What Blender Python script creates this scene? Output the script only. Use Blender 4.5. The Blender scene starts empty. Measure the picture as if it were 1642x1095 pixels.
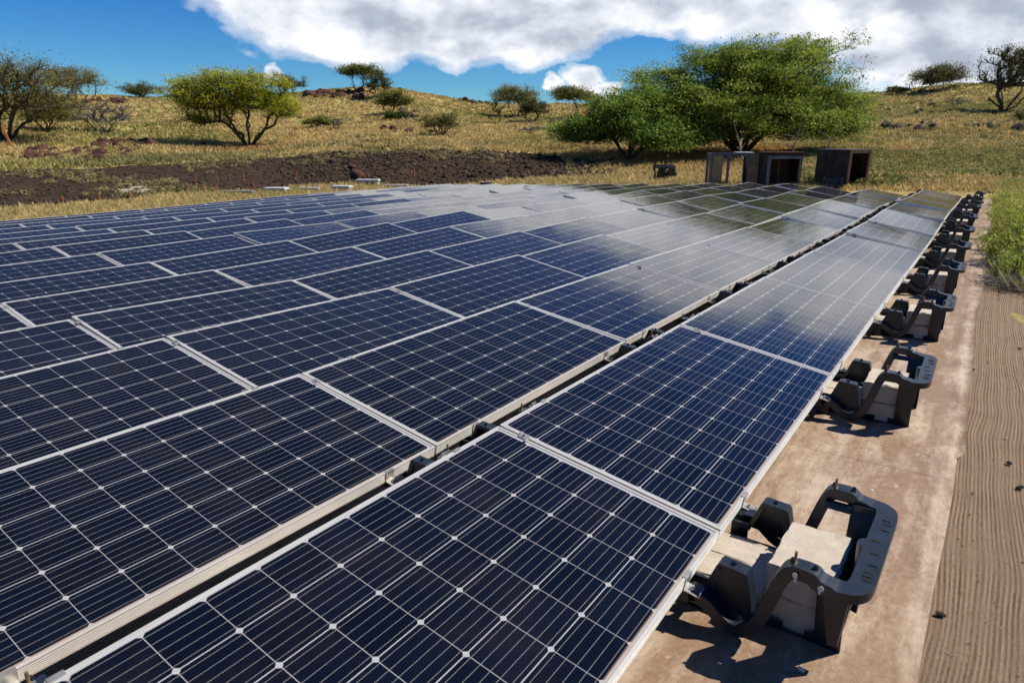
import bpy, bmesh, math, random
import numpy as np
from mathutils import Matrix, Vector
random.seed(7); RNG = np.random.default_rng(11)
sc = bpy.context.scene
COL = bpy.data.collections.new("scene"); sc.collection.children.link(COL)
PI = math.pi

# ------------------------------------------------------------------ camera
W, H, F = 1642.0, 1095.0, 1081.6
CR = np.array([[.82197, .56953, 0.], [.161891, -.233692, -.958738], [-.546036, .788051, -.284290]])  # right, down, forward
CAM = np.array([0.56665, -2.06218, 1.4504])
cam_d = bpy.data.cameras.new("camera"); cam = bpy.data.objects.new("camera", cam_d); COL.objects.link(cam)
m = Matrix(((CR[0][0], -CR[1][0], -CR[2][0]), (CR[0][1], -CR[1][1], -CR[2][1]), (CR[0][2], -CR[1][2], -CR[2][2])))
cam.matrix_world = Matrix.Translation(Vector(CAM)) @ m.to_4x4()
cam_d.sensor_width = 36; cam_d.lens = F / W * 36; cam_d.clip_end = 3000; cam_d.clip_start = .05
cam_d.dof.use_dof = True; cam_d.dof.focus_distance = 3.6; cam_d.dof.aperture_fstop = 5.0
sc.camera = cam

# ------------------------------------------------------------------ helpers: objects
def tag(o, label=None, cat=None, group=None, kind=None):
    if label: o['label'] = label
    if cat: o['category'] = cat
    if group: o['group'] = group
    if kind: o['kind'] = kind
    return o

def empty(name, loc=(0, 0, 0)):
    o = bpy.data.objects.new(name, None); COL.objects.link(o); o.location = loc; o.empty_display_size = .2
    return o

def link(name, me, mat=None, parent=None):
    o = bpy.data.objects.new(name, me); COL.objects.link(o)
    if mat and not me.materials: me.materials.append(mat)
    if parent: o.parent = parent
    return o

def np_mesh(name, V, Fc, col=None, smooth=False):
    V = np.asarray(V, dtype=np.float32); Fc = np.asarray(Fc, dtype=np.int32)
    n = Fc.shape[1]
    me = bpy.data.meshes.new(name)
    me.vertices.add(len(V)); me.vertices.foreach_set('co', V.ravel())
    me.loops.add(Fc.size); me.loops.foreach_set('vertex_index', Fc.ravel())
    me.polygons.add(len(Fc)); me.polygons.foreach_set('loop_start', np.arange(0, Fc.size, n, dtype=np.int32))
    me.polygons.foreach_set('loop_total', np.full(len(Fc), n, dtype=np.int32))
    if smooth: me.polygons.foreach_set('use_smooth', np.ones(len(Fc), dtype=bool))
    if col is not None:
        a = me.attributes.new('Col', 'FLOAT_COLOR', 'POINT')
        c = np.ones((len(V), 4), dtype=np.float32); c[:, :3] = col; a.data.foreach_set('color', c.ravel())
    me.update(calc_edges=True); me.validate()
    return me

class MB:
    """collects simple solids into one mesh"""
    def __init__(s): s.v = []; s.f = []
    def add(s, V, Fs):
        b = len(s.v); s.v += [tuple(x) for x in V]; s.f += [tuple(b + i for i in f) for f in Fs]
    def box(s, a, b, M=None):
        x0, y0, z0 = a; x1, y1, z1 = b
        V = [(x0, y0, z0), (x1, y0, z0), (x1, y1, z0), (x0, y1, z0), (x0, y0, z1), (x1, y0, z1), (x1, y1, z1), (x0, y1, z1)]
        if M is not None: V = [tuple(M @ Vector(p)) for p in V]
        s.add(V, [(0, 3, 2, 1), (4, 5, 6, 7), (0, 1, 5, 4), (1, 2, 6, 5), (2, 3, 7, 6), (3, 0, 4, 7)])
    def prism(s, poly, axis, lo, hi, M=None):
        """poly: 2d outline (ccw), extruded along axis ('y' : poly in x,z ; 'z': poly in x,y)"""
        n = len(poly)
        if axis == 'y': V = [(p[0], lo, p[1]) for p in poly] + [(p[0], hi, p[1]) for p in poly]
        elif axis == 'x': V = [(lo, p[0], p[1]) for p in poly] + [(hi, p[0], p[1]) for p in poly]
        else: V = [(p[0], p[1], lo) for p in poly] + [(p[0], p[1], hi) for p in poly]
        if M is not None: V = [tuple(M @ Vector(p)) for p in V]
        Fs = [tuple(range(n)), tuple(range(2 * n - 1, n - 1, -1))]
        for i in range(n): j = (i + 1) % n; Fs.append((i, i + n, j + n, j))
        s.add(V, Fs)
    def cyl(s, p, r, h, n=10, r2=None, d=(0, 0, 1)):
        d = Vector(d).normalized(); q = d.to_track_quat('Z', 'Y').to_matrix(); p = Vector(p); r2 = r if r2 is None else r2
        V = [tuple(p + q @ Vector((r * math.cos(t), r * math.sin(t), 0))) for t in [2 * PI * i / n for i in range(n)]]
        V += [tuple(p + q @ Vector((r2 * math.cos(t), r2 * math.sin(t), h))) for t in [2 * PI * i / n for i in range(n)]]
        s.add(V, [tuple(range(n))[::-1], tuple(range(n, 2 * n))] + [(i, (i + 1) % n, (i + 1) % n + n, i + n) for i in range(n)])
    def sweep(s, path, side, up, hw, th, closed=False):
        """rectangular bar along a 3d path; side/up vectors per point; hw half width, th thickness (down from the path)"""
        V = []; n = len(path)
        for i, p in enumerate(path):
            p = Vector(p); sd = Vector(side[i]); u = Vector(up[i]); w = hw[i] if isinstance(hw, (list, tuple)) else hw
            t = th[i] if isinstance(th, (list, tuple)) else th
            V += [p - sd * w, p + sd * w, p + sd * w - u * t, p - sd * w - u * t]
        Fs = []
        for i in range(n - 1):
            a = 4 * i; b = a + 4
            for k in range(4): l = (k + 1) % 4; Fs.append((a + k, a + l, b + l, b + k))
        Fs += [(0, 3, 2, 1), (4 * n - 4, 4 * n - 3, 4 * n - 2, 4 * n - 1)]
        s.add(V, Fs)
    def mesh(s, name, bevel=0, seg=2, smooth=False):
        me = bpy.data.meshes.new(name); me.from_pydata([tuple(v) for v in s.v], [], s.f)
        bm = bmesh.new(); bm.from_mesh(me); bmesh.ops.recalc_face_normals(bm, faces=bm.faces)
        if bevel:
            es = [e for e in bm.edges if len(e.link_faces) == 2 and e.calc_face_angle(0) > .5]
            bmesh.ops.bevel(bm, geom=es, offset=bevel, segments=seg, affect='EDGES', clamp_overlap=True)
        if smooth:
            for f in bm.faces: f.smooth = True
        bm.to_mesh(me); bm.free(); me.update()
        return me
    def build(s, name, mat, parent=None, **k): return link(name, s.mesh(name, **k), mat, parent)

# ------------------------------------------------------------------ helpers: materials
def new_mat(name):
    mt = bpy.data.materials.new(name); mt.use_nodes = True; nt = mt.node_tree
    return mt, nt, nt.nodes['Principled BSDF']
def N(nt, t, **k):
    n = nt.nodes.new(t)
    for a, b in k.items(): setattr(n, a, b)
    return n
def L_(nt, a, b): nt.links.new(a, b)
def noise(nt, vec, scale, detail=4, rough=.55, dist=0.):
    n = N(nt, 'ShaderNodeTexNoise'); n.inputs['Scale'].default_value = scale; n.inputs['Detail'].default_value = detail
    n.inputs['Roughness'].default_value = rough; n.inputs['Distortion'].default_value = dist
    if vec is not None: L_(nt, vec, n.inputs['Vector'])
    return n.outputs['Fac']
def ramp(nt, fac, stops, interp='LINEAR'):
    r = N(nt, 'ShaderNodeValToRGB'); r.color_ramp.interpolation = interp
    e = r.color_ramp.elements
    while len(e) < len(stops): e.new(.5)
    for i, (p, c) in enumerate(stops):
        e[i].position = p; e[i].color = (c, c, c, 1) if isinstance(c, (int, float)) else (c[0], c[1], c[2], 1)
    L_(nt, fac, r.inputs['Fac']); return r.outputs['Color']
def mathn(nt, op, a, b=None, c=None, clamp=False):
    n = N(nt, 'ShaderNodeMath', operation=op, use_clamp=clamp)
    for i, v in enumerate((a, b, c)):
        if v is None: continue
        if isinstance(v, (int, float)): n.inputs[i].default_value = v
        else: L_(nt, v, n.inputs[i])
    return n.outputs[0]
def mixc(nt, fac, a, b, mode='MIX'):
    n = N(nt, 'ShaderNodeMix', data_type='RGBA', blend_type=mode)
    for i, v in ((0, fac), (6, a), (7, b)):
        if isinstance(v, (int, float)): n.inputs[i].default_value = v if i == 0 else (v, v, v, 1)
        elif isinstance(v, tuple): n.inputs[i].default_value = (v[0], v[1], v[2], 1)
        else: L_(nt, v, n.inputs[i])
    return n.outputs[2]
def bump(nt, h, strength, dist, bsdf):
    b = N(nt, 'ShaderNodeBump'); b.inputs['Strength'].default_value = strength; b.inputs['Distance'].default_value = dist
    L_(nt, h, b.inputs['Height']); L_(nt, b.outputs[0], bsdf.inputs['Normal'])
def mapping(nt, vec, scale=(1, 1, 1)):
    mp = N(nt, 'ShaderNodeMapping'); mp.inputs['Scale'].default_value = scale; L_(nt, vec, mp.inputs['Vector']); return mp.outputs[0]
def coord(nt, which='Object'): return N(nt, 'ShaderNodeTexCoord').outputs[which]

def simple(name, c0, c1, scale=8, rough=.7, metal=0., bmp=.3, bd=.004, detail=6, spec=.5):
    mt, nt, b = new_mat(name); o = coord(nt)
    f = noise(nt, o, scale, detail)
    L_(nt, ramp(nt, f, [(.35, c0), (.65, c1)]), b.inputs['Base Color'])
    b.inputs['Roughness'].default_value = rough; b.inputs['Metallic'].default_value = metal
    b.inputs['Specular IOR Level'].default_value = spec
    if bmp: bump(nt, noise(nt, o, scale * 6, 5), bmp, bd, b)
    return mt

PL, PW, PT = 1.968, .9406, .038     # module length, width, frame height
# --- solar laminate
def mat_laminate():
    mt, nt, b = new_mat('solar_laminate'); o = coord(nt)
    sp = N(nt, 'ShaderNodeSeparateXYZ'); L_(nt, o, sp.inputs[0]); X, Y = sp.outputs[0], sp.outputs[1]
    mx, my = .0165, .0235
    px = (PW - 2 * mx) / 6; py = (PL - 2 * my) / 12
    u = mathn(nt, 'DIVIDE', mathn(nt, 'ADD', X, PW - mx), px)        # 0..6
    v = mathn(nt, 'DIVIDE', mathn(nt, 'ADD', Y, PL / 2 - my), py)    # 0..12
    inb = mathn(nt, 'MULTIPLY', mathn(nt, 'MULTIPLY', mathn(nt, 'GREATER_THAN', u, 0), mathn(nt, 'LESS_THAN', u, 6)),
                mathn(nt, 'MULTIPLY', mathn(nt, 'GREATER_THAN', v, 0), mathn(nt, 'LESS_THAN', v, 12)))
    fu = mathn(nt, 'FRACT', u); fv = mathn(nt, 'FRACT', v)
    au = mathn(nt, 'MULTIPLY', mathn(nt, 'ABSOLUTE', mathn(nt, 'SUBTRACT', fu, .5)), px)   # metres from the cell centre
    av = mathn(nt, 'MULTIPLY', mathn(nt, 'ABSOLUTE', mathn(nt, 'SUBTRACT', fv, .5)), py)
    c1 = mathn(nt, 'LESS_THAN', au, px / 2 - .0016)
    c2 = mathn(nt, 'LESS_THAN', av, py / 2 - .0009)
    c3 = mathn(nt, 'LESS_THAN', mathn(nt, 'ADD', au, av), px / 2 + py / 2 - .0118)
    cell = mathn(nt, 'MULTIPLY', inb, mathn(nt, 'MULTIPLY', c1, mathn(nt, 'MULTIPLY', c2, c3)))
    bb = mathn(nt, 'ABSOLUTE', mathn(nt, 'SUBTRACT', mathn(nt, 'FRACT', mathn(nt, 'MULTIPLY', fu, 5)), .5))
    bus = mathn(nt, 'MULTIPLY', mathn(nt, 'LESS_THAN', bb, .5 * .0011 / (px / 5)), mathn(nt, 'MULTIPLY', inb, mathn(nt, 'GREATER_THAN', 1, -1)))
    cid = N(nt, 'ShaderNodeCombineXYZ'); L_(nt, mathn(nt, 'FLOOR', u), cid.inputs[0]); L_(nt, mathn(nt, 'FLOOR', v), cid.inputs[1])
    oi = N(nt, 'ShaderNodeObjectInfo'); L_(nt, mathn(nt, 'MULTIPLY', oi.outputs['Random'], 37.), cid.inputs[2])
    wn = N(nt, 'ShaderNodeTexWhiteNoise', noise_dimensions='3D'); L_(nt, cid.outputs[0], wn.inputs[0])
    navy = ramp(nt, wn.outputs['Value'], [(0, (.0026, .0038, .0080)), (1, (.0044, .0060, .0125))])
    fing = mathn(nt, 'MULTIPLY', mathn(nt, 'SINE', mathn(nt, 'MULTIPLY', Y, 2 * PI / .0022)), .12)
    navy = mixc(nt, mathn(nt, 'MULTIPLY', mathn(nt, 'ADD', fing, .12), .5), navy, (.010, .012, .022))
    c = mixc(nt, cell, (.38, .38, .39), navy)
    c = mixc(nt, bus, c, (.27, .26, .25))
    dust = ramp(nt, noise(nt, o, 3.1, 6, .6), [(.45, 0.), (.8, 1.)])
    low = ramp(nt, mathn(nt, 'ADD', X, .0), [(0, 0.), (1, 0.)])
    edge = mathn(nt, 'MULTIPLY', mathn(nt, 'GREATER_THAN', X, -.022), noise(nt, o, 6, 4))
    c = mixc(nt, mathn(nt, 'MULTIPLY', edge, .75), c, (.38, .27, .17))
    c = mixc(nt, mathn(nt, 'MULTIPLY', dust, .025), c, (.35, .27, .2))
    L_(nt, c, b.inputs['Base Color'])
    b.inputs['IOR'].default_value = 1.46
    L_(nt, ramp(nt, dust, [(0, .075), (1, .15)]), b.inputs['Roughness'])
    # slight glass waviness, different on every module
    wv = N(nt, 'ShaderNodeVectorMath', operation='ADD'); L_(nt, o, wv.inputs[0]); L_(nt, cid.outputs[0], wv.inputs[1])
    bump(nt, noise(nt, o, 2.2, 1), .06, .02, b)
    return mt
M_LAM = mat_laminate()

def mat_frame():
    mt, nt, b = new_mat('anodised_frame'); o = coord(nt)
    f = noise(nt, o, 5, 6); g = noise(nt, mapping(nt, o, (20, 1, 20)), 12, 5)
    c = ramp(nt, f, [(.3, (.57, .56, .53)), (.7, (.67, .66, .63))])
    c = mixc(nt, ramp(nt, g, [(.55, 0.), (.75, .35)]), c, (.42, .30, .18))
    L_(nt, c, b.inputs['Base Color']); b.inputs['Metallic'].default_value = .35; b.inputs['Roughness'].default_value = .38
    return mt
M_FRAME = mat_frame()
M_STEEL = simple('galvanised_clip', (.45, .43, .40), (.62, .60, .56), 30, .35, .7, .2, .001)
M_BRASS = simple('rusty_bolt', (.25, .13, .05), (.60, .42, .18), 60, .4, .6, .2, .001)

def mat_plastic():
    mt, nt, b = new_mat('black_plastic'); o = coord(nt)
    f = noise(nt, o, 9, 7, .65)
    c = ramp(nt, f, [(.3, (.005, .009, .016)), (.62, (.009, .016, .026)), (.85, (.022, .034, .050))])
    geo = N(nt, 'ShaderNodeNewGeometry'); sx = N(nt, 'ShaderNodeSeparateXYZ'); L_(nt, geo.outputs['Normal'], sx.inputs[0])
    up = mathn(nt, 'MULTIPLY', ramp(nt, sx.outputs[2], [(.6, 0.), (.95, 1.)]), ramp(nt, noise(nt, o, 22, 6), [(.35, .2), (.75, 1.)]))
    c = mixc(nt, mathn(nt, 'MULTIPLY', up, .10), c, (.15, .18, .21))         # dust settled on the flat tops
    L_(nt, c, b.inputs['Base Color']); b.inputs['Roughness'].default_value = .34
    bump(nt, noise(nt, o, 160, 4), .25, .0012, b)
    return mt
M_PLAS = mat_plastic()

def mat_concrete():
    mt, nt, b = new_mat('concrete_block'); o = coord(nt)
    f = noise(nt, o, 14, 8, .7); v = noise(nt, o, 120, 3, .6)
    c = ramp(nt, f, [(.3, (.44, .38, .31)), (.7, (.57, .50, .41))])
    c = mixc(nt, ramp(nt, v, [(.60, 0.), (.68, .5)]), c, (.16, .135, .11))
    c = mixc(nt, ramp(nt, v, [(.30, .45), (.38, 0.)]), c, (.60, .56, .50))
    L_(nt, c, b.inputs['Base Color']); b.inputs['Roughness'].default_value = .95
    bump(nt, noise(nt, o, 150, 6, .7), .6, .003, b)
    return mt
M_CONC = mat_concrete()

def mat_membrane():
    mt, nt, b = new_mat('ground_mat'); o = coord(nt)
    big = noise(nt, o, 1.1, 5, .6, .4); md = noise(nt, mapping(nt, o, (1.6, .55, 1)), 3.4, 12, .76, .3); fine = noise(nt, o, 45, 6, .7)
    st = noise(nt, mapping(nt, o, (7, .35, 1)), 2.2, 6, .6, .3)
    pale = ramp(nt, fine, [(.3, (.43, .33, .24)), (.7, (.52, .41, .305))])
    rust = ramp(nt, fine, [(.3, (.17, .100, .055)), (.7, (.31, .195, .115))])
    spx = N(nt, 'ShaderNodeSeparateXYZ'); L_(nt, o, spx.inputs[0]); md_ = mathn(nt, 'ADD', md, ramp(nt, spx.outputs[0], [(.28, 0.), (.40, .10), (.52, .12), (.60, .0)]))
    m1 = mathn(nt, 'ADD', mathn(nt, 'MULTIPLY', md_, .62), mathn(nt, 'ADD', mathn(nt, 'MULTIPLY', big, .30), mathn(nt, 'MULTIPLY', st, .28)))
    c = mixc(nt, ramp(nt, m1, [(.535, 0.), (.665, .92)]), pale, rust)
    c = mixc(nt, ramp(nt, noise(nt, mapping(nt, o, (3, 1, 1)), 9, 10, .78, .3), [(.54, 0.), (.60, .6)]), c, (.20, .115, .06))
    c = mixc(nt, ramp(nt, noise(nt, o, 7.5, 12, .8, .4), [(.58, 0.), (.63, .5)]), c, (.64, .55, .47))
    L_(nt, c, b.inputs['Base Color']); b.inputs['Roughness'].default_value = .58
    h = mathn(nt, 'ADD', mathn(nt, 'MULTIPLY', md, .6), mathn(nt, 'MULTIPLY', fine, .25))
    bump(nt, h, .45, .012, b)
    return mt
M_MAT = mat_membrane()

def mat_furrow():
    mt, nt, b = new_mat('raked_dirt'); o = coord(nt)
    warp = noise(nt, mapping(nt, o, (.7, .45, 1)), 1.3, 2); w2 = noise(nt, mapping(nt, o, (3, 1.6, 1)), 3, 3)
    sp = N(nt, 'ShaderNodeSeparateXYZ'); L_(nt, o, sp.inputs[0])
    x = mathn(nt, 'ADD', mathn(nt, 'ADD', sp.outputs[0], mathn(nt, 'MULTIPLY', warp, .16)), mathn(nt, 'MULTIPLY', w2, .006))
    s1 = mathn(nt, 'SINE', mathn(nt, 'ADD', mathn(nt, 'MULTIPLY', x, 2 * PI / .0150), mathn(nt, 'MULTIPLY', noise(nt, mapping(nt, o, (9, .3, 1)), 1.3, 3), 7.))); s2 = mathn(nt, 'SINE', mathn(nt, 'MULTIPLY', x, 2 * PI / .052))
    gr = noise(nt, o, 130, 5, .75); g2 = noise(nt, mapping(nt, o, (9, 1, 1)), 22, 6, .7)
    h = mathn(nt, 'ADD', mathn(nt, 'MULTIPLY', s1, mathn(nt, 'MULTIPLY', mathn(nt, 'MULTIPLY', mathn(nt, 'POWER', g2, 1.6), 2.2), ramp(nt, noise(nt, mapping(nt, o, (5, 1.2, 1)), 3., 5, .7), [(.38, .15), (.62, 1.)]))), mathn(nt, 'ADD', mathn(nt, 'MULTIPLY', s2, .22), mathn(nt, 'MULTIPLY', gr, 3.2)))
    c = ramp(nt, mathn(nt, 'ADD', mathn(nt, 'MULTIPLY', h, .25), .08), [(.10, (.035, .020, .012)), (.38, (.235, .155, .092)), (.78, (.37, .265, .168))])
    c = mixc(nt, ramp(nt, noise(nt, o, 4, 6, .7), [(.45, 0.), (.8, .5)]), c, (.15, .10, .065))
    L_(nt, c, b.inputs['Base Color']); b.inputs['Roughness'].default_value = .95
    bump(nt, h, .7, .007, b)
    return mt
M_DIRT = mat_furrow()

def mat_terrain():
    mt, nt, b = new_mat('terrain'); o = coord(nt)
    at = N(nt, 'ShaderNodeAttribute', attribute_name='Col'); sp = N(nt, 'ShaderNodeSeparateColor'); L_(nt, at.outputs['Color'], sp.inputs[0])
    n1 = noise(nt, o, .35, 8, .65); n2 = noise(nt, o, 3, 8, .7); n3 = noise(nt, o, 14, 6, .7)
    grass = ramp(nt, n1, [(.35, (.33, .27, .10)), (.5, (.46, .36, .14)), (.65, (.29, .26, .085))])
    grass = mixc(nt, ramp(nt, n2, [(.5, 0.), (.7, .75)]), grass, (.17, .14, .055))
    soil = ramp(nt, n2, [(.32, (.014, .009, .006)), (.55, (.052, .033, .020)), (.72, (.13, .085, .054))])
    soil = mixc(nt, ramp(nt, n3, [(.55, 0.), (.7, .6)]), soil, (.16, .105, .073))
    edge = mathn(nt, 'ADD', sp.outputs[0], mathn(nt, 'MULTIPLY', mathn(nt, 'SUBTRACT', n2, .5), .9))
    c = mixc(nt, ramp(nt, edge, [(.4, 0.), (.55, 1.)]), grass, soil)
    L_(nt, c, b.inputs['Base Color']); b.inputs['Roughness'].default_value = 1; b.inputs['Specular IOR Level'].default_value = .15
    bump(nt, mathn(nt, 'ADD', n2, n3), .7, .09, b)
    return mt
M_TERR = mat_terrain()

def mat_leaf(name, trans=.35, rough=.6, gain=1.):
    mt, nt, b = new_mat(name)
    at = N(nt, 'ShaderNodeAttribute', attribute_name='Col')
    L_(nt, at.outputs['Color'], b.inputs['Base Color']); b.inputs['Roughness'].default_value = rough
    b.inputs['Specular IOR Level'].default_value = .25
    tr = N(nt, 'ShaderNodeBsdfTranslucent'); L_(nt, at.outputs['Color'], tr.inputs['Color'])
    mx = N(nt, 'ShaderNodeMixShader'); mx.inputs[0].default_value = trans
    out = nt.nodes['Material Output']; L_(nt, b.outputs[0], mx.inputs[1]); L_(nt, tr.outputs[0], mx.inputs[2]); L_(nt, mx.outputs[0], out.inputs['Surface'])
    return mt
M_LEAF = mat_leaf('foliage', .4); M_GRASS = mat_leaf('grass', .3)
M_BARK = simple('bark', (.035, .025, .019), (.10, .078, .060), 6, .95, 0, .6, .02)
M_TWIG = simple('grey_twig', (.10, .088, .078), (.22, .20, .18), 20, .9, 0, .3, .004)
M_ROCK = simple('red_rock', (.030, .012, .008), (.135, .050, .028), 2.2, .95, 0, .8, .06)
M_ROCKD = simple('dark_rock', (.020, .015, .013), (.085, .062, .052), 2.2, .95, 0, .8, .06)
M_WOODD = simple('dark_plywood', (.012, .010, .010), (.055, .038, .030), 3.5, .75, 0, .3, .004)
M_WOODG = simple('grey_timber', (.10, .105, .115), (.21, .21, .22), 6, .85, 0, .4, .004)
M_WOODR = simple('reddish_board', (.06, .026, .014), (.14, .065, .038), 4, .8, 0, .3, .004)
M_PLY = simple('pale_plywood', (.42, .28, .14), (.58, .41, .23), 5, .8, 0, .2, .003)
M_WHITE = simple('white_board', (.52, .52, .50), (.68, .68, .66), 4, .7, 0, .2, .003)
M_STAKE = simple('orange_stake', (.42, .105, .035), (.58, .17, .06), 12, .8, 0, .2, .003)
M_PALE = simple('pale_stone', (.30, .24, .19), (.45, .38, .32), 6, .9, 0, .5, .01)
M_SHEET = simple('weathered_sheet', (.30, .32, .33), (.50, .52, .52), 5, .6, .2, .2, .004)

# ------------------------------------------------------------------ ground shape
G = np.array([[0.007,0.003,0.000,-0.009,-0.020,-0.044,-0.070,-0.073,-0.060,-0.042,-0.095,-0.132,-0.142,-0.153],
[-0.038,-0.043,-0.052,-0.043,-0.041,-0.060,-0.086,-0.100,-0.092,-0.071,-0.108,-0.145,-0.159,-0.174],
[-0.085,-0.082,-0.075,-0.092,-0.087,-0.083,-0.091,-0.116,-0.091,-0.096,-0.107,-0.141,-0.171,-0.195],
[-0.134,-0.138,-0.148,-0.173,-0.150,-0.121,-0.114,-0.118,-0.106,-0.117,-0.127,-0.157,-0.189,-0.215],
[-0.189,-0.198,-0.211,-0.225,-0.200,-0.156,-0.145,-0.158,-0.139,-0.157,-0.165,-0.195,-0.222,-0.240],
[-0.249,-0.254,-0.259,-0.261,-0.237,-0.179,-0.156,-0.204,-0.207,-0.210,-0.217,-0.244,-0.269,-0.284],
[-0.309,-0.303,-0.292,-0.272,-0.251,-0.216,-0.209,-0.257,-0.272,-0.271,-0.275,-0.293,-0.317,-0.341],
[-0.362,-0.349,-0.332,-0.311,-0.298,-0.278,-0.279,-0.304,-0.327,-0.330,-0.327,-0.343,-0.367,-0.398],
[-0.409,-0.397,-0.384,-0.375,-0.367,-0.347,-0.347,-0.347,-0.376,-0.376,-0.383,-0.394,-0.413,-0.438],
[-0.453,-0.446,-0.441,-0.439,-0.439,-0.420,-0.416,-0.416,-0.422,-0.419,-0.422,-0.438,-0.459,-0.481],
[-0.496,-0.496,-0.497,-0.496,-0.489,-0.477,-0.464,-0.467,-0.466,-0.462,-0.468,-0.484,-0.506,-0.530],
[-0.539,-0.546,-0.552,-0.555,-0.552,-0.541,-0.520,-0.524,-0.516,-0.512,-0.518,-0.533,-0.554,-0.579],
[-0.581,-0.594,-0.607,-0.615,-0.618,-0.618,-0.595,-0.578,-0.565,-0.564,-0.572,-0.585,-0.603,-0.625],
[-0.621,-0.643,-0.662,-0.680,-0.692,-0.694,-0.672,-0.651,-0.629,-0.625,-0.630,-0.640,-0.653,-0.669],
[-0.662,-0.691,-0.719,-0.745,-0.765,-0.771,-0.756,-0.730,-0.701,-0.684,-0.691,-0.697,-0.704,-0.712]])
PITCH, SEAM, TILT, EDGE = 1.316, 1.98, .1688, .18     # row spacing, module spacing, module tilt, low edge above ground

def sstep(a, b, x):
    t = np.clip((np.asarray(x, float) - a) / (b - a), 0, 1); return t * t * (3 - 2 * t)

_T = RNG.random((256, 256))
def vnoise(x, y):
    xi = np.floor(x).astype(int); yi = np.floor(y).astype(int); fx = x - xi; fy = y - yi
    fx = fx * fx * (3 - 2 * fx); fy = fy * fy * (3 - 2 * fy)
    a = _T[xi & 255, yi & 255]; b = _T[(xi + 1) & 255, yi & 255]; c = _T[xi & 255, (yi + 1) & 255]; d = _T[(xi + 1) & 255, (yi + 1) & 255]
    return (a * (1 - fx) + b * fx) * (1 - fy) + (c * (1 - fx) + d * fx) * fy - .5
def fbm(x, y, o=4):
    s = 0; a = 1.
    for i in range(o): s = s + a * vnoise(x + 17.3 * i, y - 9.1 * i); x = x * 2.03; y = y * 2.03; a *= .5
    return s

def slope_of(az, py):
    v = (py - H / 2) / F; h0, h1 = np.sin(az), np.cos(az)
    d1 = CR[1][0] * h0 + CR[1][1] * h1; d2 = CR[2][0] * h0 + CR[2][1] * h1
    return (v * d2 - d1) / (CR[1][2] - v * CR[2][2])
def px_az(px, py=225.):
    d = CR.T @ np.array([(px - W / 2) / F, (py - H / 2) / F, 1]); return math.atan2(d[0], d[1])

# survey of the slopes round the array: for a bearing, (distance, height) at the array's edge, foot of bank, bank top, meadow, slope, crest
PROF = [(-250, [(24, 352), (28, 340), (44, 283), (60, 250), (85, 200), (125, 150)]),
 (0, [(24, 349), (28, 336), (44, 277), (60, 245), (85, 200), (125, 153)]),
 (200, [(25, 334), (29, 321), (44, 268), (60, 240), (85, 195), (125, 157)]),
 (400, [(27, 317), (31, 305), (45, 256), (60, 236), (85, 190), (120, 158)]),
 (500, [(28, 309), (32, 299), (43, 248), (60, 226), (85, 185), (115, 148)]),
 (610, [(29, 302), (33, 292), (42, 242), (60, 220), (85, 182), (112, 142)]),
 (700, [(30, 298), (34, 290), (42, 242), (60, 220), (85, 186), (112, 153)]),
 (780, [(30, 297), (34, 288), (42, 244), (60, 222), (85, 192), (115, 166)]),
 (950, [(29, 297), (34, 286), (42, 256), (60, 228), (85, 196), (120, 168)]),
 (1200, [(27, 300), (34, 276), (45, 250), (60, 232), (85, 200), (125, 160)]),
 (1400, [(25, 304), (33, 280), (45, 252), (60, 228), (90, 188), (130, 149)]),
 (1530, [(25, 308), (33, 282), (45, 252), (60, 225), (90, 180), (135, 136)]),
 (1660, [(25, 312), (33, 284), (45, 254), (60, 225), (90, 180), (140, 137)]),
 (1900, [(25, 312), (33, 284), (45, 254), (60, 225), (90, 184), (140, 145)])]
P_AZ = np.array([px_az(p) for p, _ in PROF])
P_D = np.array([[d for d, _ in pr] for _, pr in PROF], float)
P_Z = np.array([[CAM[2] + d * slope_of(px_az(p), y) for d, y in pr] for p, pr in PROF])
P_SOIL = np.array([1, 1, 1, 1, 1, 1, .95, .8, .5, .15, 0, 0, 0, 0])

def gg(x, y):
    r = np.clip(-np.asarray(x, float) / PITCH, 0, 13.999); k = np.clip(np.asarray(y, float) / SEAM + 2, 0, 12.999)
    i = r.astype(int); j = k.astype(int); fr = r - i; fk = k - j
    return (G[i, j] * (1 - fr) + G[i + 1, j] * fr) * (1 - fk) + (G[i, j + 1] * (1 - fr) + G[i + 1, j + 1] * fr) * fk

def terrain(x, y):
    """height and bare-soil amount"""
    x = np.asarray(x, float); y = np.asarray(y, float)
    dx = x - CAM[0]; dy = y - CAM[1]; d = np.hypot(dx, dy); az = np.arctan2(dx, dy)
    azc = np.clip(az, P_AZ[0], P_AZ[-1])
    D = [np.interp(azc, P_AZ, P_D[:, i]) for i in range(6)]; Z = [np.interp(azc, P_AZ, P_Z[:, i]) for i in range(6)]
    z = Z[0].copy()
    for i in range(5):
        t = np.clip((d - D[i]) / (D[i + 1] - D[i]), 0, 1)
        if i in (1, 4): t = t * t * (3 - 2 * t) * .5 + t * .5
        z = z + (Z[i + 1] - Z[i]) * t
    z = z - np.maximum(d - D[5], 0) * .055
    z = z + fbm(x * .12, y * .12) * .9 * sstep(45, 80, d) * (1 - .6 * sstep(.85, 1., d / D[5])) + fbm(x * .5, y * .5) * .22 * sstep(28, 50, d)
    rect = np.maximum(np.maximum(-21.0 - x, x - 1.2), np.maximum(y - 22.3, -9 - y))
    t = sstep(0., 4., rect) * sstep(14., 25., d)
    z = gg(x, y) * (1 - t) + z * t
    soil = np.interp(azc, P_AZ, P_SOIL) * sstep(D[1] - 1.5, D[1] + .5, d) * (1 - sstep(D[2] - 1, D[2] + 2.5, d))
    return z, soil

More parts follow.
